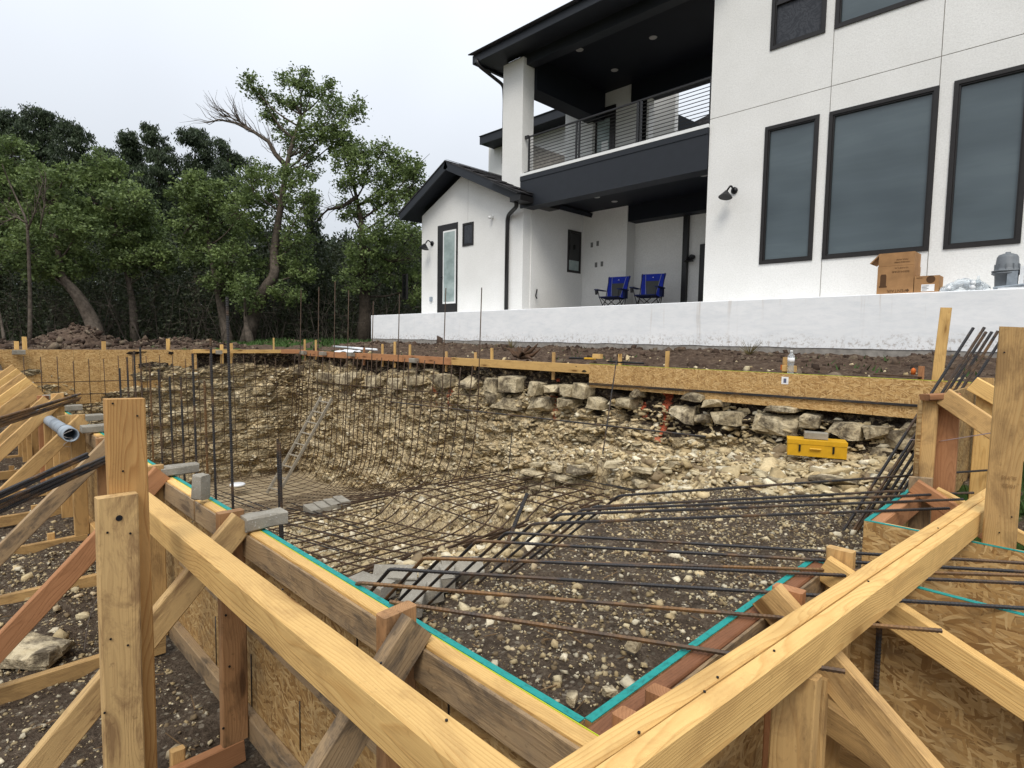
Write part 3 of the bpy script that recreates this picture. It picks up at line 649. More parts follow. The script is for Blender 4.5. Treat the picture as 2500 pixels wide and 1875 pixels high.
# the course of big blocks under the soil, read off the photograph: centre, width and height in pixels
k = 0
for px, py, w, h in ((510, 900, 60, 26), (563, 912, 40, 24), (620, 908, 70, 22), (700, 905, 80, 22), (780, 925, 60, 26), (842, 925, 58, 34), (905, 930, 40, 28), (960, 938, 46, 28), (1003, 930, 55, 24), (1070, 930, 62, 34), (1135, 935, 40, 34),
        (1200, 940, 40, 34), (1238, 938, 46, 40), (1200, 970, 42, 24), (1300, 950, 30, 30), (1340, 950, 26, 20), (1378, 955, 34, 26), (1418, 955, 40, 32), (1230, 985, 70, 26), (1310, 985, 50, 30), (1378, 985, 36, 26), (1450, 985, 40, 30), (1520, 985, 44, 30),
        (1690, 965, 50, 26), (1660, 1015, 56, 36), (1715, 1020, 30, 26), (1772, 1022, 62, 34), (1852, 1032, 34, 36), (1890, 1040, 86, 46), (1970, 1030, 34, 30), (2065, 1052, 66, 40), (2137, 1060, 66, 42), (2195, 1075, 56, 50), (2230, 1050, 40, 30), (1905, 1000, 60, 18), (1545, 960, 22, 22), (1740, 985, 40, 18), (2140, 1105, 56, 26)):
    c = on_y(px, py, YB-.13); D = c.dot(FW); sc_w = w/F*D/(.76 if px > 900 else .66); sc_h = h/F*D
    boulder((c.x, c.y+.185, c.z), (sc_w*1.02*random.uniform(.8, 1.05), .46, sc_h*1.1*random.uniform(.85, 1.15)), 100+k, WALL, random.uniform(-.15, .15)); k += 1
# rubble ledge and its flakes
for i in range(60):
    x = random.uniform(-6.2, -1.3); e = float(np.interp(x, [-7, -6.2, -5.4, -4.4, -3.2, -1], [6.9, 6.5, 5.75, 5.75, 5.35, 5.0])); y = e+random.uniform(-.12, .7)*random.random()
    s_ = random.uniform(.08, .24); boulder((x, y, gz(x, y+.12)+random.uniform(-.05, .02)), (s_*1.5, s_, random.uniform(.035, .085)), 300+i, WALL, random.uniform(-.6, .6))
n = 15000; px = rng.uniform(-6.4, -.8, n); py = rng.uniform(4.9, 6.95, n); m = (pit_floor(px, py) > -1.75); px, py = px[m], py[m]
stones('limestone_rubble', np.stack([px, py, gzv(px, py)+rng.uniform(-.01, .04, len(px))], 1), rng.gamma(1.5, .021, len(px))+.012, 'loose pale limestone rubble on the ledge below the toolbox', .3, .33, LIME[[0, 1, 2, 4, 1, 3, 5]])
def scatter(n, x0, x1, y0, y1, cond, smin, k, lab, name='gravel', pal=LIME, flat=.6, pw=None, up=.3):
    x = rng.uniform(x0, x1, n); y = rng.uniform(y0, y1, n); m = cond(x, y); x, y = x[m], y[m]
    keep = rng.uniform(0, 1, len(x)) < .84+.6*vnoise(x*1.9, y*1.9, None, 17)+.3*vnoise(x*6, y*6, None, 18); x, y = x[keep], y[keep]; s = smin+rng.exponential(k, len(x)); s = np.minimum(s, smin+k*5)
    return stones(name, np.stack([x, y, gzv(x, y)+s*up*.5], 1), s, lab, .5, flat, pal, pw)
GP = LIME[[0, 1, 2, 3, 4, 5, 5]]*.8
inp = lambda x, y: (x > XL) & (x < XF-.03) & (y > YN+.03) & (y < YB)
scatter(24000, -2.9, XF, YN, 5.4, lambda x, y: inp(x, y) & (x > soil_edge(x, y)), .0035, .0048, 'small pale stones scattered over the dark soil inside the form corner', pal=GP)
scatter(650, -2.9, XF, YN, 5.4, lambda x, y: inp(x, y) & (x > soil_edge(x, y)), .012, .011, 'larger pale stones lying on the dark soil inside the form corner', pal=LIME[[0, 1, 2, 4, 0, 6, 3]])
scatter(66000, -9.4, -2.2, YN, 6.6, lambda x, y: inp(x, y) & (x < soil_edge(x, y)), .012, .016, 'broken pale limestone under the rebar mats', 'crushed_rock', LIME[[0, 1, 2, 4, 4, 3, 5]], .5)
scatter(22000, -6, -.9, -.9, YN-.1, lambda x, y: x > -9, .003, .0045, 'pale gravel over the dark soil outside the near form', pal=GP)
scatter(1100, -9, -.9, -.9, YN-.1, lambda x, y: x > -9, .010, .014, 'pale stones lying on the dark soil outside the near form', pal=LIME[[0, 1, 2, 4, 0, 6, 3]])
scatter(2500, XF+.05, .9, .3, 1.95, lambda x, y: x > XF+.05, .004, .006, 'pale gravel on the ground outside the right form', pal=GP)
BR = np.array([(.07, .047, .034), (.05, .033, .024), (.11, .078, .055), (.20, .155, .11), (.09, .06, .044)])
def clods(n, x0, x1, y0, y1, lab, cond=None, s0=.018, k=.022):
    x = rng.uniform(x0, x1, n); y = rng.uniform(y0, y1, n)
    if cond is not None: m = cond(x, y); x, y = x[m], y[m]
    s = s0+rng.exponential(k, len(x)); stones('soil_clods', np.stack([x, y, gzv(x, y)], 1), np.minimum(s, .2), lab, .8, .8, BR)
clods(5200, -17, 0, 7.1, 10.1, 'brown soil clods thrown up along the foot of the terrace wall', lambda x, y: (y > 9.2) | (rng.uniform(0, 1, len(x)) < .3))
clods(1500, -23.5, -19.5, hp.y-2.2, hp.y+4.5, 'brown clods on the spoil heap behind the left form', None, .035, .04)
scatter(180, -16, 0, 7.1, 9.2, lambda x, y: x < 0, .02, .02, 'pale stones on the soil strip behind the back form', pal=LIME[[0, 1, 6, 4, 0, 6, 3]])
# one flat slab of grey rock outside the near form, lower left
c = on_z(70, 1575, -1.52)
r0 = boulder((c.x, c.y, -1.53), (.40, .22, .12), 900, None, .5); r0.name = 'rock'; r0['label'] = 'big flat grey rock on the dark ground at the lower left'; r0['category'] = 'rock'
for i, (px, py, s, lab) in enumerate(((1545, 1575, .1, 'pale upright stone inside the form corner near the second crossing bar'), (1490, 1690, .085, 'white stone touching the teal edge near the form corner'), (1395, 1705, .09, 'round buff stone just inside the form corner'), (640, 1560, .17, 'white stone on the ground right of the flat grey rock'), (110, 1600, .2, 'white broken stone under the flat grey rock'))):
    h = -1.15 if px > 1000 else -1.52; c = on_z(px, py, h); o = boulder((c.x, c.y, h+.0), (s*.55, s*.42, s*.35), 910+i, None, i); o.name = 'rock'; o['label'] = lab; o['category'] = 'stone'
# ---------------------------------------------------------------- formwork
def frame(fw, side, pos, ztop, smat=W_T, kmat=W_T, strutm=W_T, full=True, zg=-1.49, kd=.80, stake=True, kz=0.):
    """stud on edge, raking kicker, ground strut and stake of one support frame.
    side 'near': at X=pos, outward -Y;  side 'right': at Y=pos, outward +X"""
    if side == 'near':
        P = lambda o, z, s=0: Vector((pos+s, .734-o, z)); thick = (0, 1, 0); lat = 1; f0 = 0
    else:
        P = lambda o, z, s=0: Vector((XF+.099+o, pos-s, z)); thick = (1, 0, 0)
    board(fw, P(0, zg), P(0, ztop), .089, .038, thick, smat, 'stud')
    a = P(-.005, ztop-.055+kz, .04); b = P(kd, ztop-.055+kz-1.06*kd, .04); d = (b-a).normalized(); a = a-d*.035
    board(fw, a, b, .089, .038, (0, 0, 1), kmat, 'brace')
    if full:
        board(fw, P(-.03, zg-.044, .002), P(kd+.15, zg-.052, .002), .089, .038, (0, 0, 1), strutm, 'strut')
        if stake: board(fw, P(.18, -1.68, -.034 if side == 'near' else -.034), P(.18, zg+.04, -.034), .045, .03, thick, W_T, 'stake')
near = thing('formwork_wall', 'long plywood form with teal top edge and raking timber braces along the near side of the pit', 'formwork', (-3, .8, -1.5))
XNL = -12.6
xs_p = [XF+.0, -1.62, -2.66, -3.9, -5.1, -6.3, -7.5, -8.7, -9.9, -11.1, XNL]
for i in range(len(xs_p)-1):
    a, b_ = xs_p[i+1]+.0015, xs_p[i]-.0015
    plate(near, (a, YN-.016, -1.50), (b_, YN, HF), OSBD, 'panel')
plate(near, (XNL, YN-.0165, HF), (XF, YN+.0005, HF+.0022), TEAL, 'teal_edge')
plate(near, (XNL, YN-.0225, HF+.001), (XF+.09, YN-.0208, HF+.0035), STRG, 'string_line')
for a, b_, m in ((XF+.13, -2.62, W_Y), (-2.622, -5.1, W_Y), (-5.102, -8.0, W_Y), (-8.002, XNL, W_Y)):
    board(near, (a, YN-.036, HF-.0435), (b_, YN-.036, HF-.0435), .089, .038, (0, 0, 1), m, 'top_rail')
for a, b_ in ((-1.2, -3.7), (-3.72, -6.6), (-6.62, -9.5), (-9.52, XNL)):
    board(near, (a, YN-.036, -1.462), (b_, YN-.036, -1.462), .089, .038, (0, 0, 1), W_G if a > -3 else W_T, 'bottom_plate')
board(near, (-.9, YN-.022, -1.10), (-3.1, YN-.022, -1.08), .06, .010, (0, 0, 1), W_G, 'batten')
# the weathered face of the top rail is a second board under the bright edge
for a, b_ in ((XF+.10, -2.7), (-2.72, -5.6), (-5.62, -9.)):
    board(near, (a, YN-.0595, HF-.052), (b_, YN-.0595, HF-.052), .088, .009, (0, 0, 1), W_G, 'face_board', rough=.6)
fr = [(-1.106, -.62, W_K, W_G, W_R), (-2.17, -.625, W_K, W_P, W_R), (-3.21, -.63, W_T, W_R, W_T), (-4.34, -.64, W_K, W_G, W_T), (-5.28, -.59, W_T, W_T, W_T), (-6.25, -.505, W_T, W_T, W_T), (-7.2, -.60, W_R, W_T, W_T),
      (-8.3, -.58, W_T, W_T, W_T), (-9.3, -.56, W_T, W_T, W_T), (-10.2, -.58, W_Y, W_T, W_T), (-11.1, -.57, W_T, W_T, W_T), (-12.0, -.58, W_T, W_T, W_T)]
for X, zt, a, b_, c in fr: frame(near, 'near', X, zt, a, b_, c, kz=0)
for X in (-5.9, -6.8, -7.8, -8.8, -9.8): board(near, (X, .734, -1.5), (X, .734, -.66), .089, .038, (0, 1, 0), W_T, 'stud')
# long laps of braces lying parallel at the far left
for i, (X, zt) in enumerate(((-7.6, -.56), (-8.1, -.52), (-8.6, -.5), (-9.1, -.47), (-9.7, -.45))):
    board(near, (X, .74, zt), (X, -.25, zt-.85), .14, .038, (0, 0, 1), W_Y if i % 2 else W_T, 'brace')

right = thing('formwork_wall', 'form with rusty brown top rail and teal edge right of the soil corner', 'formwork', (XF, 1.4, -1.5))
plate(right, (XF, YN+.001, -1.50), (XF+.016, YT0, HF), OSBD, 'panel', 'y')
plate(right, (XF-.0005, YN+.001, HF), (XF+.0165, YT0, HF+.0022), TEAL, 'teal_edge', 'y')
W_B = wood('rail_brown', (.24, .105, .05), (.13, .05, .025), .5, (.09, .04, .02))
board(right, (XF+.036, YN-.02, HF-.044), (XF+.036, YT0-.002, HF-.044), .089, .038, (0, 0, 1), W_B, 'top_rail')
board(right, (XF+.0595, YN+.1, HF-.052), (XF+.0595, YT0-.05, HF-.052), .088, .008, (0, 0, 1), W_G, 'face_board')
board(right, (XF+.036, YN+.05, -1.44), (XF+.036, YT0-.002, -1.44), .089, .038, (0, 0, 1), W_T, 'bottom_plate')
for y, zt, m in ((.848, -.655, W_R), (.954, -.655, W_R), (1.56, -.63, W_R), (1.99, -.63, W_T)):
    board(right, (XF+.10, y, -1.5), (XF+.10, y, zt), .075, .036, (1, 0, 0), m, 'stud')
def kick(par, y, x0, z0, dx, slope, m, w=.089): board(par, (x0, y, z0), (x0+dx, y, z0-slope*dx), w, .038, (0, 0, 1), m, 'brace')
kick(right, 1.522, -.578, -.647, 1.1, .84, W_T); kick(right, 1.946, -.572, -.685, 1.25, .43, W_Y, .080)
board(right, (-.42, 1.30, -1.5), (-.42, 1.30, -.70), .089, .038, (1, 0, .0), W_T, 'post'); c = on_y(1997, 1650, 1.50); board(right, (c.x, 1.50, -1.10), (c.x, 1.50, -.80), .045, .03, (1, 0, 0), W_T, 'stake')
board(right, (-.61, 1.9, -1.10), (-.25, 1.9, -1.22), .089, .038, (0, 0, 1), W_T, 'strut'); board(right, (-.5, 1.35, -1.33), (-.2, 1.35, -1.42), .089, .038, (0, 0, 1), W_R, 'strut')
# channel
chn = thing('formwork_wall', 'tall plywood channel form with teal edges behind the right guard rail', 'formwork', (-.2, 2.3, -1.5))
plate(chn, (XF+.017, YT0-.016, -1.34), (.55, YT0, HF), OSBD, 'panel'); plate(chn, (.553, YT0-.016, -1.34), (1.2, YT0, HF), OSBD, 'panel')
plate(chn, (XF+.017, YT0-.0165, HF), (1.2, YT0+.0005, HF+.0022), TEAL, 'teal_edge')
plate(chn, (XF, YT1, -1.30), (.5, YT1+.016, HF), OSB, 'panel'); plate(chn, (.503, YT1, -1.30), (1.2, YT1+.016, HF), OSB, 'panel')
plate(chn, (XF, YT1-.0005, HF), (1.2, YT1+.0165, HF+.0022), TEAL, 'teal_edge')
board(chn, (XF+.02, YT0-.036, -1.30), (1.1, YT0-.036, -1.33), .089, .038, (0, 0, 1), W_T, 'bottom_plate')
board(chn, (XF+.05, YT1+.036, HF-.05), (1.1, YT1+.036, HF-.05), .089, .038, (0, 0, 1), W_Y, 'top_rail')
rf = thing('formwork_wall', 'rough stud form at the far right with a raised corner behind the leaning rebar', 'formwork', (XF, 4.5, -1.2))
plate(rf, (XF, YT1+.017, -1.40), (XF+.016, 3.52, HF), OSBD, 'panel', 'y'); plate(rf, (XF-.0005, YT1+.017, HF), (XF+.0165, 3.52, HF+.0022), TEAL, 'teal_edge', 'y')
plate(rf, (XF, 3.523, -1.40), (XF+.016, 6.9, -.26), OSBD, 'panel', 'y')
board(rf, (XF+.04, YT1+.02, HF-.044), (XF+.04, 3.5, HF-.044), .089, .045, (0, 0, 1), W_R, 'top_rail')
board(rf, (-.585, 3.40, -1.5), (-.585, 3.40, -.63), .095, .038, (1, .1, 0), W_G, 'stud')
board(rf, (-.60, 3.55, -1.3), (-.60, 3.55, -.245), .085, .038, (1, 0, 0), W_T, 'stud'); board(rf, (-.53, 3.60, -1.3), (-.53, 3.60, -.27), .10, .038, (1, 0, 0), W_R, 'stud')
board(rf, (-.61, 3.50, -.245), (-.50, 3.60, -.235), .085, .03, (0, 1, 0), W_R, 'cap'); board(rf, (-.44, 4.3, -1.2), (-.44, 4.3, -.23), .12, .038, (1, 0, 0), W_Y, 'stud')
board(rf, (-.54, 3.53, -.235), (-.13, 3.53, -.52), .089, .036, (0, 0, 1), W_T, 'brace'); board(rf, (-.52, 4.26, -.20), (-.05, 4.26, -.50), .089, .036, (0, 0, 1), W_Y, 'brace')
board(rf, (-.60, 3.33, -.66), (-.25, 3.33, -.86), .07, .036, (0, 0, 1), W_R, 'brace'); board(rf, (-.52, 3.36, -.68), (-.16, 3.36, -.84), .05, .036, (0, 0, 1), W_Y, 'brace')
for y in (5.2, 6.2): board(rf, (-.56, y, -1.0), (-.56, y, -.2), .089, .038, (1, 0, 0), W_T, 'stud')
board(rf, (-.45, 5.3, -.28), (.5, 5.35, -.36), .14, .038, (0, 1, 0), W_D, 'plank')
board(rf, (-.40, 5.0, -.5), (-.40, 5.0, -.12), .089, .038, (1, 0, 0), W_R, 'stake')

ZBF = -.32
back = thing('formwork_wall', 'low form of planks and bright strand board along the back edge of the pit', 'formwork', (-7, YB, -.6))
cx = on_z(715, 854.5, ZBF).x
x1 = on_y(1447, 884, YB).x
for a, b_, m in ((cx+.05, -11.9, W_R), (-11.89, -10.2, W_R), (-10.19, -8.6, W_R), (-8.59, x1+.02, W_Y)):
    board(back, (a, YB-.03, ZBF-.07), (b_, YB-.03, ZBF-.075), .14, .038, (0, 0, 1), m, 'plank')
xm = on_y(1724, 898, YB-.06).x
plate(back, (x1, YB-.076, -.655), (xm, YB-.06, ZBF+.005), OSB, 'panel'); plate(back, (xm+.003, YB-.078, -.70), (-.64, YB-.062, ZBF+.005), OSB, 'panel')
plate(back, (x1, YB-.077, ZBF+.005), (-.64, YB-.0735, ZBF+.009), STRG, 'string_line')
lb = on_y(1917, 990, YB-.08); plate(back, (on_y(1908, 925, YB-.08).x, YB-.0795, on_y(1916, 938, YB-.08).z), (on_y(1925, 925, YB-.08).x, YB-.0778, on_y(1916, 920, YB-.08).z), PAPER, 'sticker')
plate(back, (on_y(1913, 925, YB-.08).x, YB-.0800, on_y(1916, 935, YB-.08).z), (on_y(1920, 925, YB-.08).x, YB-.0797, on_y(1916, 924, YB-.08).z), simple('grey_ink', (.12, .13, .2)), 'print')
for i, y in enumerate((934, 937)): 
    a = on_y(1447, y+2, YB-.10); rod(back, [(a.x-.1, YB-.10, a.z+.0), (-.7, YB-.095, on_y(2280, 991+3*i, YB-.10).z)], .008, STEEL, 'bar')
for px, py, D0, m in ((668, 825, 0, W_Y), (744, 829, 0, W_Y), (771, 830, 0, W_Y), (934, 840, 0, W_Y), (964, 834, 0, W_Y), (889, 849, 0, W_R), (1001, 841, 0, W_Y), (1201, 850, 0, W_Y), (1161, 860, 0, W_T), (1352, 860, 0, W_T), (1630, 857, 0, W_Y), (1514, 864, 0, W_Y), (1918, 872, 0, W_T), (2250, 894, 0, W_R), (1090, 858, 0, W_T)):
    c = on_y(px, py, YB+.06); board(back, (c.x, YB+.06, -.6), (c.x, YB+.06, c.z), .05, .035, (1, 0, 0), m, 'stake')
for px, py in ((1460, 870), (1928, 900)): c = on_y(px, py, YB+.04); board(back, (c.x-.07, YB+.03, c.z-.0), (c.x+.07, YB+.03, c.z), .07, .07, (0, 0, 1), W_Y, 'block')
lf = thing('formwork_wall', 'high bright strand board form across the left end of the pit', 'formwork', (XL, 3, -.6))
ys_ = [-2.2, on_x(181, 900, XL).y, on_x(245, 900, XL).y, on_x(330, 900, XL).y, on_x(455, 900, XL).y, on_x(481, 900, XL).y]
for i, (yb) in enumerate((990, 985, 966, 945, 928)):
    zb = on_x((-50, 210, 290, 400, 470)[i], yb, XL).z; plate(lf, (XL-.016, ys_[i]+.002, zb), (XL, ys_[i+1]-.002, ZBF), OSB, 'panel', 'y')
board(lf, (XL-.0, on_x(471, 853, XL).y, ZBF-.035), (XL-.0, YB-.35, ZBF-.04), .089, .038, (0, 0, 1), W_Y, 'plank'); board(lf, (XL+.02, YB-.5, ZBF-.04), (cx+.15, YB-.01, ZBF-.045), .11, .038, (0, 0, 1), W_R, 'plank')
for px, py in ((59, 822), (40, 833), (253, 833), (410, 827), (541, 841), (564, 838)):
    c = on_x(px, py, XL-.1); board(lf, (XL-.1, c.y, -.7), (XL-.1, c.y, c.z), .075, .038, (0, 1, 0), W_Y, 'stake')

c = on_y(2310, 751, YB+.12); c2_ = on_y(2286, 922, YB+.12)
o = board(None, (c2_.x, YB+.12, -.6), (c.x, YB+.12, c.z), .09, .038, (1, 0, 0), W_Y, 'stake', label='tall slim pale stake standing behind the back form near the leaning rebar', cat='stake')

# guard rails and their posts
gl = thing('guard_rail', 'thick bright pine beam running down the lower left to the bottom centre', 'timber', (-1.5, .54, -.64))
board(gl, (-2.6, .537, -.642), (-.46, .537, -.642), .066, .084, (0, 1, 0), W_Y, 'beam')
gr_ = thing('guard_rail', 'doubled bright pine beam rising from the bottom centre to the right post', 'timber', (-.4, 1.3, -.64))
dy = Vector((.074, .997, 0)); nn = Vector((.997, -.074, 0)); p0 = Vector((-.464, 1.297, -.644))
for i, off in enumerate((.0195, .0600)): board(gr_, p0+nn*off-dy*1.02, p0+nn*off+dy*1.95, .039, .088, nn, W_Y, 'beam', rough=.5)
def post(nm, lab, p0, p1, w, t, wd, m): return board(None, p0, p1, w, t, wd, m, nm, label=lab, cat='post')
L1 = post('timber_post', 'taller striped brown timber post at the left end of the bright beam', (-1.86, .3625, -1.75), (-1.86, .3625, -.172), .092, .038, (0, 1, 0), W_S)
L2 = post('timber_post', 'shorter dirty tan post screwed in front of the taller striped post', (-1.819, .330, -1.75), (-1.819, .330, -.425), .092, .038, (0, 1, 0), W_P)
R1 = post('timber_post', 'tall pale post at the right edge carrying the doubled beam', (-.2165, 2.70, -1.9), (-.2165, 2.70, .078), .094, .038, (1, 0, 0), W_T)

# ---------------------------------------------------------------- reinforcement
def surf(x, y):          # the mats hang over the steps in clean curves: floor height without its bumps
    z = np.interp(x, BX, BZ); b = sstep(4.2, 4.42, y)*sstep(-7.08, -6.86, x); z = z*(1-b)+max(z, -2.2)*b
    c = sstep(4.45, 4.65, y)*sstep(-5.0, -4.8, x); return float(z*(1-c)+max(z, -1.88)*c)+.03
def smooth_path(P, it=1):
    for _ in range(it): P = [P[0]]+[(P[i-1]+P[i]*2+P[i+1])/4 for i in range(1, len(P)-1)]+[P[-1]]
    return P
yb_bars = YB-.50
mat_f = thing('rebar_mat', 'tied grid of thin rusty rebar lining the floor steps and back wall of the pit', 'rebar mat', (-7, 4, -2.5))
talls = {735: 703, 779: 700, 818: 686, 851: 708, 909: 735, 974: 717, 1084: 703, 1172: 702}
pxs = [719, 729, 735, 742, 756, 766, 779, 788, 803, 818, 831, 845, 851, 862, 872, 883, 897, 909, 919, 931, 946, 960, 974, 985, 998, 1018, 1034, 1058, 1084, 1101, 1122, 1150, 1172]
for px in pxs:
    X = on_y(px, 888, yb_bars+.2).x; zt = -.42+random.uniform(-.06, .05)
    if px in talls: zt = on_y(px, talls[px], yb_bars+.2).z
    zf = surf(X, 5.6)+.07
    if X > -6.95: zf = -2.05
    j = random.uniform(-.02, .02)
    pts = [(X+j, yb_bars+.22, zt), (X, yb_bars+.16, -1.2), (X-j, yb_bars+.05, zf+.55), (X, yb_bars-.20, zf+.06), (X, yb_bars-.7, surf(X, 5.7)+.07)]
    yv = 5.4
    P = fillet(pts, .38, 5)
    while yv > 1.0: P.append(Vector((X, yv, surf(X, yv)+.07+.008*math.sin(yv*3+X)))); yv -= .42
    rr_ = [.0098 if (p.z > surf(X, 5.6)+.4 or X > -9) else .0062 for p in P]; MB().tube(P, rr_, 5).build('bar', MATS, mat_f, True)
X = -6.7
while X < -2.95:
    P = []; yv = 6.35 if X < -5.2 else 5.55
    top = Vector((X, yv+.02, surf(X, yv)+.03))
    while yv > 1.0: P.append(Vector((X+.01*math.sin(yv*2), yv, surf(X, yv)+.09))); yv -= .12
    P = smooth_path(P, 3); rod(mat_f, P, .0095, MATS, n=5); X += .27
y = 1.25
while y < 6.4:
    x0 = XL+.28; pts = [Vector((x0-.12, y, -.45+random.uniform(-.1, .05))), Vector((x0-.02, y, -1.6)), Vector((x0+.05, y, -3.0)), Vector((x0+.35, y, -3.44))] 
    P = fillet(pts, .35, 4); x = x0+.7; xe = -2.8 if y < 3.9 else (-3.1 if y < 5.4 else -5.5 if y > 5.9 else -3.6)
    Q = []
    while x < xe: Q.append(Vector((x, y+.01*math.sin(x*2), surf(x, y)+.082))); x += .16 if x > -7.6 else .8
    P = P+smooth_path(Q, 3); MB().tube(P, [.0085 if p.z > -2.7 and p.x < -14 else .0060 if p.x < -9.2 else .0095 for p in P], 5).build('bar', MATS, mat_f, True); y += .262
z = -.98
while z > -3.3:
    rod(mat_f, [(XL+.22+(-z-.9)*.05, -.3, z+.01), (XL+.24+(-z-.9)*.05, 3, z), (XL+.26+(-z-.9)*.05, yb_bars+.1, z+.02)], .0085, MATS, n=5); z -= .262
for px0, py0, px1, py1, q in ((693, 924, 1180, 968, 0), (693, 939, 1172, 995, 0), (693, 957, 953, 985, 0)):
    a = on_y(px0, py0, yb_bars+.17); b_ = on_y(px1, py1, yb_bars+.17); rod(mat_f, [a, (a+b_)/2+Vector((0, 0, -.02)), b_], .009, MATS, n=5)
for k_ in range(6):     # laps near the toe of the back wall
    zz = -1.35-.27*k_; a = Vector((XL+.6, yb_bars+.12, zz)); b_ = Vector((-10.5 if k_ % 2 else -9.2, yb_bars+.12, zz-.02)); 
    if k_ < 0: rod(mat_f, [a, b_], .005, MATS, n=5)
for (x, y) in ((-6.97, 4.35), (-4.93, 4.6)):   # raised edge bars of the steps with their hooks
    yv = y
    while yv < 6.2:
        zf = surf(x+.2, yv)+.13; rod(mat_f, fillet([(x-.10, yv, surf(x-.3, yv)+.05), (x-.05, yv, zf), (x+.45, yv, zf-.02)], .10, 5), .006, MATS, n=5); yv += .3
    rod(mat_f, [(x-.03, y-.1, surf(x+.2, y+.3)+.15), (x-.03, 6.25, surf(x+.2, 6)+.15)], .007, MATS, n=5)
for i in range(5):
    y0 = 1.9+.35*i; rod(mat_f, [(-8.8, y0+.02*i, surf(-8.8, y0)+.11), (-5.6, y0+.04, surf(-5.6, y0)+.12)], .008, STEEL, n=5)
for (a, b_) in (((652+50, 1225), (880, 1290)), ((700, 1240), (905, 1285)), ((523, 1205), (650, 1250)), ((540, 1200), (660, 1243))):
    pa = on_z(*a, -2.72); pb_ = on_z(*b_, -2.42); rod(mat_f, [pa, pb_], .009, STEEL, n=5)
def lone(pts, r, lab, m=STEEL, ribs=True, group=None, cat='rebar', name='rebar_rod', n=6): return rod(None, pts, r, m, name, ribs, n, label=lab, cat=cat, group=group)
# the long bars over the soil corner, bent down at the left
G1 = 'long bars crossing over the soil corner'
fan = [((952, 1469), (2062, 1639), 1, 'long rusty bar nearest the camera, its end poking out under the beam'),
       ((875, 1423), (2298, 1540), 0, 'second bar from the front, its cut end showing right of the bright beam'),
       ((952, 1389), (2500, 1485), 2, 'third crossing bar from the front with a dark left bend'),
       ((1077, 1361), (2500, 1424), 2, 'lower one of two bars that part from one bend above the concrete blocks'),
       ((1034, 1363), (2500, 1405), 2, 'upper rust streaked one of two bars that part above the concrete blocks'),
       ((1164, 1320), (2500, 1396), 2, 'crossing bar bent just right of the rebar mat corner'),
       ((1237, 1300), (2500, 1375), 2, 'crossing bar bent at the foot of the thick slanting bar'),
       ((1300, 1279), (2317, 1241), 2, 'lowest of the bars that rise towards the far right studs'),
       ((1365, 1256), (2351, 1219), 2, 'second lowest of the bars rising towards the far right studs'),
       ((1419, 1245), (2376, 1203), 2, 'third of the bars rising towards the far right studs'),
       ((1451, 1237), (2208, 1198), 2, 'fourth bar rising right, ending at the dark stud'),
       ((1511, 1210), (2440, 1146), 2, 'uppermost of the bars rising towards the right post')]
for i, (a, b_, kind, lab) in enumerate(fan):
    pa = on_z(*a, -.688-.001*i); pb_ = on_z(*b_, -.688+.0*i); pts = [pb_, pa]
    if kind != 1:
        zf = -1.22; run = (zf-pa.z)/-.80; pts.append(Vector((pa.x-abs(run), pa.y+.10, zf-.03)))
        pts = [pts[0]]+fillet([pts[0]*.02+pts[1]*.98, pts[1], pts[2]], .05, 4)
    lone(pts, .0056, lab, STEELR if i in (0, 1, 4) else STEEL)
# leaning bundle at the right
G2 = [((2376, 801), (2060, 1295), 'leftmost bar of the bundle leaning up at the far right'), ((2403, 800), (2080, 1300), 'second bar of the bundle leaning up at the far right'), ((2407, 811), (2092, 1297), 'third bar of the bundle leaning up at the far right'),
      ((2421, 811), (2110, 1300), 'fourth bar of the bundle leaning up at the far right'), ((2436, 809), (2135, 1290), 'fifth bar of the bundle leaning up at the far right'), ((2445, 828), (2150, 1283), 'rightmost bar of the leaning bundle, its tip behind the pale post')]
for i, (a, b_, lab) in enumerate(G2):
    t = on_y(a[0], a[1], 5.0+.05*i); b0 = on_z(b_[0], b_[1], -1.20); lone([t, b0], .0095, lab)
# dowels standing along the near form
dow = [(342, 847, 1150, .95, .009, 'tallest bar just left of the top of the striped post'), (327, 857, 1150, .95, .009, 'bar seen against the strand board left of the striped post, second tallest'), (310, 872, 1150, .95, .009, 'third bar above the striped post top'), (292, 899, 1150, .95, .009, 'shortest bar above the top of the striped post'),
       (365, 884, 1150, .98, .0085, 'bar rising right beside the striped post'), (387, 902, 1160, .98, .0085, 'second bar right of the striped post'), (414, 920, 1160, .98, .0085, 'third bar right of the striped post'), (441, 920, 1180, .98, .0085, 'fourth bar right of the striped post'),
       (470, 863, 1180, .98, .009, 'dark bar with its top over the strand board edge'), (499, 929, 1150, .98, .009, 'brown short bar behind the upright concrete block'), (514, 826, 1229, 1.0, .009, 'tall grey bar behind the upright concrete block'),
       (554, 724, 1247, 1.0, .0095, 'tallest bar of all, rising from the near form into the trees'), (683, 1081, 1318, 1.1, .0085, 'short ribbed bar standing before the foot of the ladder'), (677, 1071, 1200, 1.25, .008, 'short dark bar half hidden by the ribbed bar at the ladder')]
for px, yt, yb_, Y, r, lab in dow:
    t = on_y(px, yt, Y); lone([t, (t.x+random.uniform(-.01, .01), Y+.02, min(-1.9, surf(max(t.x, -14), 1.2)))], r*.68, lab, STEEL if px not in (499, 365) else STEELR)
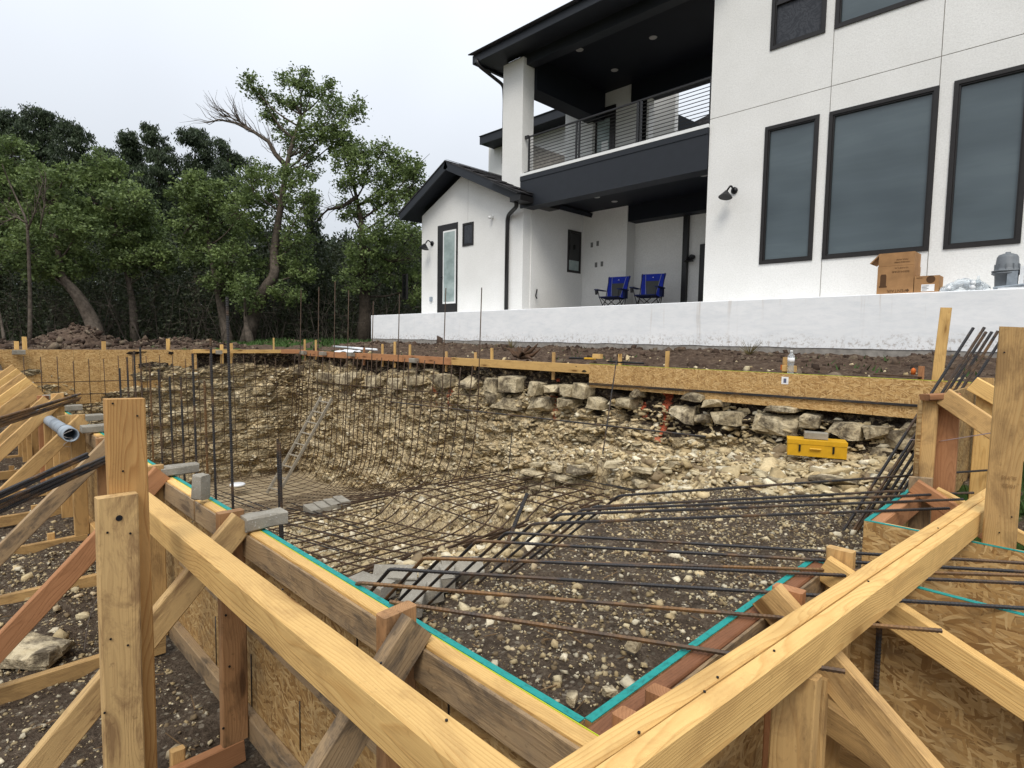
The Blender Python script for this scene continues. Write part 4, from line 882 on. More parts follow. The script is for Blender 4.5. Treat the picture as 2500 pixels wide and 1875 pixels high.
# single bars on and before the back wall
def two(a, Ya, b_, Yb, r, lab, m=STEEL): lone([on_y(*a, Ya), on_y(*b_, Yb)], r, lab, m)
two((953, 981), YB-.75, (1723, 1066), YB-.95, .011, 'very long bar slung aslant across the back pit wall')
two((1505, 880), YB-.35, (1467, 1140), YB-1.0, .008, 'thin grey bar leaning on the left end of the bright back panels')
two((1250, 1056), YB-.5, (1240, 1160), YB-.6, .007, 'short upright bar before the pale rubble ledge')
two((675, 848), YB-.45, (688, 1002), YB-.5, .008, 'dark bar hanging askew on the back wall above the ladder')
t = on_y(2150, 1480, 1.99); lone([t, (t.x+.005, 1.985, -1.52)], .008, 'ribbed upright bar standing before the big panel at the lower right')
for px, y0, y1 in ((526, 1505, 1640), (613, 1597, 1775), (732, 1712, 1830), (872, 1528, 1580), (1096, 1683, 1748)):
    a, b_ = on_y(px, y0, YN-.0172), on_y(px, y1, YN-.0172); rod(near, [a, (a.x, b_.y, b_.z)], .0028, BLK, 'crack_line', n=4)
a = on_z(1228, 1352, -1.22); b_ = on_y(1287, 1205, a.y+.25); lone([b_, a], .011, 'thick slanting bar stuck in the soil at the mat corner', STEEL)
for i in range(4):
    a = on_z(1420+60*i, 1170+12*i, -1.55); b_ = on_z(1940+40*i, 1290-10*i, -1.20+.0*i); lone([a, b_], .0075, ('bar lying flat behind the crossing bars, farthest back', 'bar lying flat behind the crossing bars, second from the back', 'bar lying flat behind the crossing bars, third from the back', 'bar lying flat behind the crossing bars, nearest')[i], STEEL, ribs=False)
# bundles over the braces, lower left
for i, (l, r_, dz, lab) in enumerate((((0, 1204), (212, 1108), 0, 'upper thick bar laid over the braces at the left edge'), ((0, 1213), (214, 1115), .004, 'second thick bar of the upper pair over the left braces'), ((0, 1226), (262, 1114), 0, 'top bar of the lower bundle running behind the striped post'), ((0, 1238), (264, 1119), 0, 'middle bar of the lower bundle running behind the striped post'), ((0, 1250), (265, 1126), 0, 'bottom bar of the lower bundle running behind the striped post'))):
    A = at(r_[0], r_[1], 3.35); B = at(l[0], l[1], 2.55); d = (A-B).normalized(); lone([A+d*(.0 if i < 2 else .1), B-d*.8], .0088, lab, STEEL)
for i, (l, r_, lab) in enumerate((((0, 1020), (195, 962), 'upper brown bar of the far left bundle'), ((0, 1027), (187, 965), 'second brown bar of the far left bundle'), ((0, 1033), (196, 971), 'third brown bar of the far left bundle'), ((0, 1041), (192, 976), 'lowest brown bar of the far left bundle'))):
    A = at(*r_, 5.2); B = at(*l, 3.9); d = (A-B).normalized(); lone([A, B-d*.8], .009, lab, STEELR)
# ---------------------------------------------------------------- the house
HY = 11.3
def c2(x, y): return (900+.4823*x, .4823*y)
def c3(x, y): return (1700+.5666*x, .5666*y)
house = thing('house', 'white stucco two storey house with dark roof, balcony and covered patio', 'house', (-8, HY, 1))
def hb(name, lo, hi, mat, parent=None, **k):
    b = MB().box(lo, hi); return b.build(name, mat, parent or house, **k)
XW0, XW1, XM = -15.62, -11.05, -5.86       # wing left, wing right / patio side wall, left corner of the tall wall
# tall wall made of rendered fields between control joints
xe = 3.5; zj = 4.52; jx = [XM, -3.62, -2.05, xe]
wins = [(-4.73, -3.78, 1.54, 4.09), (-3.62, -2.05, 1.54, 4.08), (-1.86, -.94, 1.54, 4.085), (-4.71, -3.76, 5.47, 6.9), (-3.61, -2.05, 5.47, 7.3)]
hb('wall', (XM, HY+.121, .3), (xe, HY+.35, 11.5), STUC)
def field(x0, x1, z0, z1):
    g = .006; x0 += g; x1 -= g; z0 += g; z1 -= g
    cuts = [w for w in wins if w[0] < x1-.02 and w[1] > x0+.02 and w[2] < z1-.02 and w[3] > z0+.02]
    xs_ = sorted({x0, x1} | {min(max(w[i], x0), x1) for w in cuts for i in (0, 1)}); zs_ = sorted({z0, z1} | {min(max(w[i], z0), z1) for w in cuts for i in (2, 3)})
    b = MB()
    for a, c in zip(xs_[:-1], xs_[1:]):
        for d, e in zip(zs_[:-1], zs_[1:]):
            mx_, mz_ = (a+c)/2, (d+e)/2
            if c-a < 1e-4 or e-d < 1e-4 or any(w[0] < mx_ < w[1] and w[2] < mz_ < w[3] for w in cuts): continue
            b.poly([(a, HY, d), (c, HY, d), (c, HY, e), (a, HY, e)])
    for a, c, d, e in [(x0, x1, z0, z1)]:
        b.poly([(a, HY, d), (a, HY+.12, d), (a, HY+.12, e), (a, HY, e)]); b.poly([(c, HY, d), (c, HY, e), (c, HY+.12, e), (c, HY+.12, d)])
        b.poly([(a, HY, d), (c, HY, d), (c, HY+.12, d), (a, HY+.12, d)]); b.poly([(a, HY, e), (a, HY+.12, e), (c, HY+.12, e), (c, HY, e)])
    b.build('wall_field', STUC, house)
for x in (-3.62, -2.05): hb('joint', (x-.02, HY+.010, .3), (x+.02, HY+.016, 11.5), CONC)
for x in ((XM, -3.64), (-3.60, -2.07), (-2.03, xe)): hb('joint', (x[0], HY+.010, zj-.02), (x[1], HY+.016, zj+.02), CONC)
for i in range(3):
    for z0, z1 in ((.3, zj), (zj, 8.0), (8.0, 11.5)):
        field((XM, -3.62, -2.05)[i], (-3.62, -2.05, xe)[i], z0, z1)
def window(x0, x1, z0, z1, y=HY, fr=.062, glass=GLASS, axis='x', frm=BRNZ, rail=None, pd=.06):
    """frame standing a little proud of the wall, pane set back"""
    P = (lambda x, d, z: (x, y-.022+d, z)) if axis == 'x' else (lambda x, d, z: (y+.022-d, x, z))
    b = MB(); outer_ = (x0, x1, z0, z1)
    def bar(a0, a1, c0, c1, d0=0, d1=.09):
        lo = P(a0, d0, c0); hi = P(a1, d1, c1); b.box([min(l, h) for l, h in zip(lo, hi)], [max(l, h) for l, h in zip(lo, hi)])
    bar(x0, x1, z1-fr, z1); bar(x0, x1, z0, z0+fr); bar(x0, x0+fr, z0+fr+.0005, z1-fr-.0005); bar(x1-fr, x1, z0+fr+.0005, z1-fr-.0005)
    f2 = fr*.35; i = fr+.001
    bar(x0+i, x1-i, z1-i-f2, z1-i, .02, .085); bar(x0+i, x1-i, z0+i, z0+i+f2, .02, .085); bar(x0+i, x0+i+f2, z0+i+f2, z1-i-f2, .02, .085); bar(x1-i-f2, x1-i, z0+i+f2, z1-i-f2, .02, .085)
    if rail: bar(x0+i+f2, x1-i-f2, rail-.03, rail+.03, .015, .085)
    w = b.build('window', frm, house)
    p = MB(); lo = P(x0+i+f2-.004, pd, z0+i+f2-.004); hi = P(x1-i-f2+.004, pd+.006, z1-i-f2+.004); p.box([min(l, h) for l, h in zip(lo, hi)], [max(l, h) for l, h in zip(lo, hi)])
    p.build('pane', glass, w); return w
for i, w in enumerate(wins): window(*w, glass=SCREEN if i == 3 else GLASS, rail=6.28 if i == 3 else None)
# left wing with its gable
gx, gzp = -13.35, 5.02
b = MB().prism([(XW0, HY, .3), (XW1-.02, HY, .3), (XW1-.02, HY, 3.86), (-13.35, HY, 4.98), (XW0, HY, 3.95)], (0, .3, 0)); b.build('wall', STUC, house)
hb('wall', (XW0, HY+.301, .3), (XW0+.2, 16, 3.9), STUC)
hb('joint', (-13.353, HY-.0015, 3.5), (-13.347, HY+.002, 4.8), CONC)
yo = 10.8; ap = on_y(*c2(388, 812), yo); el = on_y(*c2(150, 1110), yo); er = on_y(*c2(765, 992), yo)
def slab(p, q, th, y0, y1, mat, name): d = (Vector(q)-Vector(p)).normalized(); n_ = Vector((-d.z, 0, d.x)); n_ = n_ if n_.z > 0 else -n_; return MB().prism([(p[0], y0, p[2]), (q[0], y0, q[2]), (q[0]-n_.x*th, y0, q[2]-n_.z*th), (p[0]-n_.x*th, y0, p[2]-n_.z*th)], (0, y1-y0, 0)).build(name, mat, house)
A_ = (ap.x, yo, ap.z); El = (el.x, yo, el.z+.16); Er = (er.x+.02, yo, er.z+.10)
slab(El, A_, .24, yo, yo+.04, NAVY, 'fascia'); slab(A_, Er, .24, yo, yo+.04, NAVY, 'fascia')
up = lambda p, d=.012: (p[0], p[1], p[2]+d)
for a, c, nm in ((El, A_, 0), (A_, Er, 1)):
    rf_ = slab(up(a), up(c), .03, yo-.02, 16, SHING, 'roof'); slab(up(a, -.06), up(c, -.06), .12, yo+.045, 16, SOFF, 'soffit')
    d = Vector(c)-Vector(a); Lr = d.length; d.normalize(); n_ = Vector((-d.z, 0, d.x)); n_ = n_ if n_.z > 0 else -n_
    if nm == 1:
        for i in range(12):
            for j in range(7):
                if Lr*(i+1)/12 > Lr: continue
                s = Vector(a)+d*(Lr*i/12)+n_*.02; e = s+d*(Lr/12*1.04)+n_*.006; y0 = yo+.0+j*.74+(i % 2)*.3
                MB().prism([(s.x, y0, s.z+.012), (e.x, y0, e.z+.016), (e.x, y0, e.z+.03), (s.x, y0, s.z+.018)], (0, .72, 0)).build('shingle', SHING, rf_)
hb('flashing', (-11.9, HY+.15, 4.62), (-11.3, HY+.5, 4.72), SHING); hb('flashing', (-11.45, HY+.0, 4.25), (-11.1, HY+.3, 4.32), SHING)
# wing door
dl, dr_, dt = -14.77, -13.80, 3.53
hb('door_frame', (dl, HY-.02, .7), (dr_, HY+.1, dt), BLK); d_ = hb('door', (dl+.14, HY-.028, .80), (dr_-.03, HY-.0205, dt-.08), BLK)
hb('door_lite_frame', (-14.47, HY-.040, 1.12), (-13.85, HY-.0285, 3.33), WHT, d_); hb('pane', (-14.42, HY-.046, 1.18), (-13.90, HY-.0405, 3.28), FROST, d_)
MB().tube([(-14.53, HY-.03, 1.95), (-14.53, HY-.09, 1.95)], .02).tube([(-14.53, HY-.085, 1.95), (-14.42, HY-.085, 1.95)], .012).build('handle', BMET, d_)
window(-13.57, -13.08, 2.78, 3.45, fr=.055, glass=SCREEN, pd=.012)
MB().box((-15.14, HY-.05, 1.22), (-15.03, HY-.001, 1.36)).build('outlet_box', PVC, house)
cm_ = Vector((-12.28, HY, 3.46)); MB().tube([cm_, cm_+Vector((0, -.05, 0))], .05, 14).tube([cm_+Vector((.0, -.05, 0)), cm_+Vector((.03, -.15, -.03))], .045, 14).build('camera_dome', WHT, house, True)
def gooseneck(c, k=1.):
    c = Vector(c); b = MB().tube([c, c+Vector((0, -.03, 0))], .075*k, 18).tube(fillet([c+Vector((0, -.03, .0)), c+Vector((-.02, -.16*k, .10*k)), c+Vector((-.06, -.22*k, -.02))], .06, 5), .018, 8)
    w = b.build('wall_lamp', BMET, house, True)
    M = Matrix.Translation(c+Vector((-.07, -.24*k, -.03))) @ Matrix.Rotation(-.25, 4, 'X')
    MB().lathe([(.03*k, .0), (.045*k, -.02), (.15*k, -.15*k), (.155*k, -.155*k), (.145*k, -.15*k)], 24, M).build('lamp_shade', BMET, w)
gooseneck((-15.06, HY, 3.03)); gooseneck((-5.28, HY, 3.02), .86)
# gutter pipe of the wing
pp = [(er.x-.25, yo+.12, 3.66), (er.x-.25, yo+.14, 3.5), (-11.55, HY-.08, 3.42), (-11.62, HY-.06, 3.3), (-11.62, HY-.06, .78)]
b = MB().tube(fillet(pp, .12, 4), .055, 8); b.build('downpipe', BLK, house, True); slab((er.x-1.0, yo, er.z+.53), (er.x+.02, yo, er.z+.06), .02, yo-.12, yo+.02, BLK, 'gutter')
hb('gutter', (er.x-.34, yo-.02, er.z-.10), (er.x+.04, 12.3, er.z+.04), BLK)
# column of the patio, upper part
hb('column', (-11.92, HY-.002, 3.85), (-11.16, HY+.42, 7.45), STUC); pass
# patio: side wall, end wall, step back, ceiling
YB1 = 13.82
hb('wall', (XW1-.25, HY+.301, .3), (XW1, YB1, 3.75), STUC); hb('wall', (XW1-.25, YB1+.001, .3), (-9.50, YB1+.3, 3.9), STUC)
YR = on_x(*c2(1345, 1300), -9.5).y; hb('wall', (-9.8, YB1+.301, .3), (-9.50, YR, 3.9), STUC); hb('wall', (-9.8, YR+.001, .3), (XM+.4, YR+.3, 4.4), STUC)
hb('wall', (XM+.05, HY+.36, .3), (XM+.35, YR, 4.4), STUC)
hb('patio_floor', (-17, HY+.36, .70), (XM+.05, 16.3, .785), CONC)
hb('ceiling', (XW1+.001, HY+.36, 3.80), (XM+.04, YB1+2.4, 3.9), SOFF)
hb('beam', (XW1-.13, HY-.03, 3.54), (XM-.004, HY+.35, 4.36), NAVY); hb('beam_trim', (XW1-.13, HY-.05, 4.362), (XM-.004, HY+.2, 4.43), WHT); hb('beam_lip', (XW1-.13, HY-.045, 4.24), (XM-.004, HY-.031, 4.355), NAVY)
hb('beam', (-9.48, YB1+.001, 3.36), (XM+.04, YB1+.40, 3.799), SOFF)
window(13.12, 13.72, 2.03, 3.24, y=XW1, fr=.06, glass=GLD, axis='y', pd=.012); 
MB().box((XW1+.018, 13.18, 2.10), (XW1+.0215, 13.62, 2.38)).build('pane', FROST, house)
for x, z in ((-10.71, 2.85), (-10.50, 2.87), (-10.54, 2.26), (-10.33, 2.27)): MB().box((x-.04, YB1-.012, z-.07), (x+.04, YB1-.0005, z+.07)).build('outlet_box', simple('outlet_grey', (.16, .16, .15)) if x == -10.71 else bpy.data.materials['outlet_grey'], house)
wa, wb = on_y(*c2(1520, 1222), YR), on_y(*c2(1566, 1420), YR); window(wa.x, wb.x, wb.z, wa.z, y=YR, fr=.05, glass=GLD, pd=.012)
wa = on_y(*c2(1606, 1080), YR); hb('downpipe', (wa.x, YR-.12, .7), (wa.x+.13, YR-.004, 3.9), BLK); wa = on_y(*c2(1682, 1238), YR); hb('door', (wa.x, YR-.05, .7), (wa.x+.9, YR-.003, wa.z), BLK)
wa = on_y(*c2(1642, 1302), YR); MB().tube([wa, wa+Vector((0, -.1, 0))], .065, 14).lathe([(.03, .02), (.13, -.09)], 18, Matrix.Translation(wa+Vector((-.03, -.16, -.03)))).build('wall_lamp', BMET, house)
MB().tube(fillet([(XW1+.0, HY+.55, 1.42), (XW1+.06, HY+.5, 1.42), (XW1+.06, HY+.45, 1.25), (XW1+.06, HY+.5, 1.18)], .03), .018, 8).build('tap', BMET, house)
for px, py in ((1155, 998), (1245, 1020), (1392, 941), (1697, 888)):
    c = on_z(*c2(px, py), 3.796); MB().lathe([(.085, 0), (.075, -.008), (.0, -.006)], 20, Matrix.Translation(c)).build('ceiling_light', LAMPL, house)
# balcony and upper porch
hb('balcony_floor', (XW1-.1, HY+.21, 4.30), (XM+.04, 14.9, 4.45), CONC)
zc = 7.55
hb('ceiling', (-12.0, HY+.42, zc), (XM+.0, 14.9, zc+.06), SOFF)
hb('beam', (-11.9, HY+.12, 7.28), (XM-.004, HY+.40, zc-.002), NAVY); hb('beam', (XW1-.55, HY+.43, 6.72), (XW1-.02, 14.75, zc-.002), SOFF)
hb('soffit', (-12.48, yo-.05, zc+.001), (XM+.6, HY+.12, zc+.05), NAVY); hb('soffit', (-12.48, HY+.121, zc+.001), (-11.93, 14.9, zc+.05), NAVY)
gt = on_y(*c2(530, 297), 10.75); hb('fascia', (-12.54, 10.72, 7.50), (XM+.6, 10.749, 7.70), NAVY); hb('fascia', (-12.57, 10.75, 7.50), (-12.49, 15, 7.70), NAVY)
MB().prism([(0, 10.58, 7.60), (0, 10.57, 7.72), (0, 10.71, 7.72), (0, 10.71, 7.56), (0, 10.64, 7.54)], (6.6, 0, 0)).build('gutter', BLK, house)
g_ = house.children[-1]; g_.matrix_basis = g_.matrix_basis @ Matrix.Translation((-12.6, 0, 0)); g_.matrix_basis = Matrix.Translation(g_.matrix_basis.translation)
MB().prism([(-12.6, 10.60, 7.725), (-12.6, 15, 9.2), (-12.6, 15, 9.1), (-12.6, 10.62, 7.705)], (7.2, 0, 0)).build('roof', SHING, house)
MB().tube(fillet([(-12.35, 10.70, 7.55), (-12.30, 10.75, 7.38), (-12.02, HY+.1, 7.0), (-11.98, HY+.1, 6.6), (-11.98, HY+.1, 4.9)], .12, 4), .045, 8).build('downpipe', BLK, house, True)
YU = 14.8
hb('wall', (XW1-.35, YU, 4.45), (-10.15, YU+.25, 7.9), STUC); hb('wall', (-10.149, YU+.001, 4.45), (-9.55, YU+.25, 7.35), STUC)
hb('wall', (-12.5, YU-.2, 4.45), (XW1-.36, YU+.1, 7.7), STUC); 
hb('beam', (-10.14, YU-.05, 7.02), (XM+.04, YU+.35, zc-.002), SOFF)
da = on_y(*c2(1122, 570), YU-.03); db = on_y(*c2(1250, 560), YU-.03)
hb('door_frame', (da.x, YU-.05, 4.45), (db.x, YU-.001, da.z), BLK); d2 = hb('door', (da.x+.2, YU-.06, 4.5), (db.x-.1, YU-.051, da.z-.2), BLK); hb('pane', (da.x+.32, YU-.068, 4.9), (db.x-.18, YU-.061, da.z-.35), FROST, d2); hb('pane', (db.x-.46, YU-.073, 5.2), (db.x-.22, YU-.0685, 6.1), WHT, d2)
hb('window_dark', (-9.9, YU-.02, 4.9), (-9.62, YU-.0005, 7.0), GLD)
for px, py in ((1068, 252), (1440, 190), (1245, 355)):
    c = on_z(*c2(px, py), zc-.004); MB().lathe([(.10, 0), (.09, -.010), (.0, -.008)], 20, Matrix.Translation(c)).build('ceiling_light', LAMPL, house)
# railing
RY = HY+.12; rl = thing('railing', 'black steel balcony railing with thin horizontal bars', 'railing', (-8.4, RY, 4.45))
def rb(name, lo, hi): return MB().box(lo, hi).build(name, BLK, rl)
rb('handrail', (-11.1, RY-.025, 5.38), (XM-.01, RY+.025, 5.41))
for x in (-11.02, -9.41, -9.32, -7.66, -7.57, -5.92): rb('post', (x-.02, RY-.02, 4.44), (x+.02, RY+.02, 5.379))
rb('bracket', (-11.15, RY-.04, 5.36), (-11.03, RY+.02, 5.44)); rb('bracket', (-11.15, RY-.04, 4.46), (-11.03, RY+.02, 4.50))
for i in range(11):
    z = 4.52+i*.0785; MB().tube([(-11.02, RY, z), (XM-.02, RY, z)], .0085, 6).build('bar', BLK, rl)
# rear block seen through the balcony and beside the column
hb('wall', (-18.0, 16.3, 4.0), (-9.6, 16.5, 7.9), STUC)
rp = [on_y(*c2(567, 697), 15.6), on_y(*c2(1060, 520), 15.6)]; hb('fascia', (rp[0].x, 15.55, rp[0].z-.28), (rp[1].x+.6, 15.6, rp[0].z+.02), NAVY); hb('soffit', (rp[0].x, 15.601, rp[0].z-.27), (rp[1].x+.6, 16.9, rp[0].z-.2), SOFF)
MB().prism([(rp[0].x, 15.5, rp[0].z+.03), (rp[0].x, 17.5, rp[0].z+.7), (rp[0].x, 17.5, rp[0].z+.6), (rp[0].x, 15.52, rp[0].z+.01)], (6.9, 0, 0)).build('roof', SHING, house)
p = [on_y(*c2(835, 735), 16.2), on_y(*c2(1035, 805), 16.2)]; MB().poly([(p[0].x, 16.2, p[0].z), (p[1].x, 16.2, p[1].z), (p[1].x, 16.2, 5.0), (p[0].x, 16.2, 5.0)]).build('lower_gable', CONC, house)
ga = on_y(*c2(1390, 498), 17.5); gb = on_y(*c2(1670, 625), 17.5); d = (gb-ga)
slab((ga.x-1.2, 17.5, ga.z-1.2*d.z/d.x), (gb.x+.6, 17.5, gb.z+.6*d.z/d.x), .42, 17.5, 17.9, NAVY, 'fascia')
MB().prism([(ga.x-1.6, 17.91, 4), (gb.x+3, 17.91, 4), (gb.x+3, 17.91, gb.z-1.2), (gb.x, 17.91, gb.z-.2), (ga.x-1.6, 17.91, ga.z+.3)], (0, .2, 0)).build('wall', STUC, house)
q = on_y(*c2(1680, 600), 19.5); MB().prism([(q.x-1.2, 19.5, 5), (q.x+3, 19.5, 5), (q.x+3, 19.5, q.z+.6), (q.x-1.0, 19.5, q.z-.2)], (0, .5, 0)).build('roof', SHING, house)
window(-8.9, -8.45, 5.1, 6.35, y=17.9, fr=.06, glass=GLD, pd=.012)

# ---------------------------------------------------------------- terrace wall
TY = 10.2; TX0 = -16.87
tw = thing('terrace_wall', 'long low white rendered wall under the house with a bare concrete foot', 'wall', (-8, TY, 0))
n = 80; V = []; Fq = []
for i in range(n+1):
    x = TX0+(4-TX0)*i/n; zt = .768+(x-TX0)/13*.030; zb = .02-.045*(x-TX0)/13+.02*mnoise.noise(Vector((x*2.1, 0, 0)))
    V += [(x, TY, zb), (x, TY, zt-.01), (x, TY+.01, zt), (x, HY+.4, zt+.012)]
for i in range(n):
    for j in range(3): a = i*4+j; Fq.append([a, a+4, a+5, a+1])
V2 = [Vector(v)-Vector((-8, TY, 0)) for v in V]; link('render_coat', mesh('render_coat', V2, Fq), TERR, tw, Matrix.Translation((-8, TY, 0)))
MB().box((TX0, TY+.012, -.8), (4, TY+.3, .74)).build('concrete_core', CONC, tw)
MB().box((TX0-.004, TY+.0, .0), (TX0, HY+.3, .765)).build('end_face', TERR, tw)
MB().box((TX0-.0, TY+.31, .3), (-15.6, 16, .76)).build('slab', CONC, tw)
# ---------------------------------------------------------------- things on the terrace
def text(parent, s, size, M, mat, name='lettering', ext=0.0008):
    cu = bpy.data.curves.new('t', 'FONT'); cu.body = s; cu.size = size; cu.align_x = 'CENTER'; cu.align_y = 'CENTER'; cu.extrude = ext; cu.resolution_u = 2
    o = bpy.data.objects.new('t', cu); COL.objects.link(o); dg = bpy.context.evaluated_depsgraph_get(); dg.update(); me = bpy.data.meshes.new_from_object(o.evaluated_get(dg)); bpy.data.objects.remove(o); me.materials.clear()
    return link(name, me, mat, parent, M)
FRONT = Matrix.Rotation(math.pi/2, 4, 'X'); FLIP = Matrix.Rotation(math.pi, 4, 'Z')
BY = 10.32; zt = .805
bx = thing('cardboard_box', 'tall opened cardboard box standing upside down under the big window', 'box', (-2.27, BY, zt))
MB().box((-2.50, BY, zt), (-2.03, BY+.42, zt+.42)).build('body', CARD, bx); MB().box((-2.495, BY+.004, zt+.423), (-2.035, BY+.415, zt+.615)).build('flap', CARD, bx)
MB().prism([(-2.50, BY+.02, zt+.61), (-2.62, BY+.02, zt+.48), (-2.605, BY+.02, zt+.47), (-2.49, BY+.02, zt+.595)], (0, .36, 0)).build('flap', CARD, bx)
T = lambda x, z, y=BY: Matrix.Translation((x, y-.0012, z)) @ FRONT @ FLIP
text(bx, 'PENTAIR', .062, T(-2.24, zt+.045), CARDD); text(bx, 'BERMUDA®', .042, T(-2.20, zt+.33), CARDD); text(bx, 'VS PUMP 2.70', .03, T(-2.19, zt+.385), CARDD); text(bx, 'VARIABLE SPEED', .028, T(-2.19, zt+.47, BY+.004), CARDD); text(bx, 'POOL PUMP', .028, T(-2.19, zt+.51, BY+.004), CARDD)
MB().prism([(-2.075, BY-.001, zt+.045), (-2.10, BY-.001, zt+.07), (-2.125, BY-.001, zt+.045), (-2.10, BY-.001, zt+.02)], (0, -.001, 0)).build('logo', CARDD, bx)
b = MB(); b.lathe([(.05, 0), (.055, .02), (.04, .03), (.04, .17), (.03, .2), (.012, .2)], 14, Matrix.Translation((-2.42, BY-.0005, zt+.1)) @ Matrix.Scale(.01, 4, (0, 1, 0))); b.build('printed_picture', CARDD, bx)
b2 = thing('cardboard_box', 'small flat cardboard box with a white shipping label beside the tall box', 'box', (-1.86, BY, zt))
MB().box((-2.02, BY, zt), (-1.72, BY+.3, zt+.245)).build('body', CARD, b2); MB().box((-1.93, BY-.002, zt+.02), (-1.77, BY-.0004, zt+.12)).build('label', PAPER, b2)
for i in range(4): MB().box((-1.92, BY-.0035, zt+.035+i*.02), (-1.86+.02*(i % 2), BY-.0021, zt+.041+i*.02)).build('print', INK, b2)
b = MB(); b.lathe([(.055, 0), (.055, .001)], 20, Matrix.Translation((-1.82, BY-.0005, zt+.19)) @ FRONT); b.build('logo', CARDD, b2); text(b2, 'PENTAIR', .02, Matrix.Translation((-1.96, BY-.0012, zt+.215)) @ FRONT, CARDD)
bag = thing('bag_of_fittings', 'crumpled clear bag full of white pipe fittings on the wall top', 'bag', (-1.4, 10.4, zt))
for i in range(26):
    x = random.uniform(-1.66, -1.2); h_ = .03+.12*(1-abs((x+1.38)/.3))*random.random(); y_ = random.uniform(10.27, 10.5); dv = Vector((random.uniform(-1, 1), random.uniform(-1, 1), random.uniform(-.4, .4))).normalized()*.035
    c = Vector((x, y_, zt+h_)); MB().tube([c-dv, c+dv], .022+.01*random.random(), 10).tube([c+dv*.7, c+dv*1.2], .034, 10).build('fitting', WPL if i % 4 else PVC, bag, True)
b = MB(); nU = 16
for i in range(nU):
    for j in range(7):
        a = math.pi*j/6; x = -1.70+.55*i/(nU-1); r = .05+.10*math.sin(math.pi*i/(nU-1))+.02*random.random(); b.v.append(Vector((x, 10.38-math.cos(a)*.12*(.6+r*4), zt+math.sin(a)*r*1.15)))
for i in range(nU-1):
    for j in range(6): a = i*7+j; b.f.append([a, a+7, a+8, a+1])
b.build('film', BOTL, bag)
bt = thing('plastic_bottle', 'clear bottle with blue cap standing among the bagged fittings', 'bottle', (-1.27, 10.3, zt)); MB().lathe([(.03, 0), (.032, .02), (.03, .12), (.014, .17), (.014, .2)], 14, Matrix.Translation((-1.27, 10.28, zt))).build('body', BOTL, bt, True)
pu = thing('pump_housing', 'grey dome shaped pool filter housing on the wall top at the right edge', 'pump', (-.98, 10.45, zt))
Mp = Matrix.Translation((-.99, 10.45, zt))
MB().lathe([(.115, 0), (.12, .02), (.13, .2), (.165, .22), (.165, .235), (.135, .24)], 28, Mp).build('base', PUMP, pu, True)
MB().lathe([(.165, .245), (.168, .262), (.140, .27), (.130, .30), (.118, .44), (.10, .475), (.05, .495), (.03, .497), (.03, .515), (0.001, .517)], 28, Mp).build('dome', PUMP, pu, True)
for i in range(10):
    a = i*math.pi/5; MB().box((-.006, -.02, .27), (.006, .0, .35), Mp @ Matrix.Rotation(a, 4, 'Z') @ Matrix.Translation((0, -.12, 0))).build('rib', PUMP, pu)
eq = thing('equipment', 'white plastic pump parts lying beside the grey housing at the right edge', 'pool part', (-.7, 10.4, zt))
MB().box((-.84, 10.30, zt+.04), (-.80, 10.55, zt+.26)).build('bracket', WPL, eq); MB().box((-.84, 10.30, zt+.262), (-.4, 10.55, zt+.30)).build('bracket', WPL, eq); MB().box((-.74, 10.4, zt), (-.45, 10.6, zt+.14)).build('motor', BLK, eq)
MB().tube([(-1.1, 10.26, zt+.02), (-.78, 10.24, zt+.045)], .02, 10).build('pipe', PVC, eq); MB().box((-.97, 10.3, zt+.06), (-.86, 10.42, zt+.24), ).build('part', PVC, eq); MB().box((-1.05, 10.22, zt+.002), (-.4, 10.35, zt+.02)).build('sheet', WPL, eq)

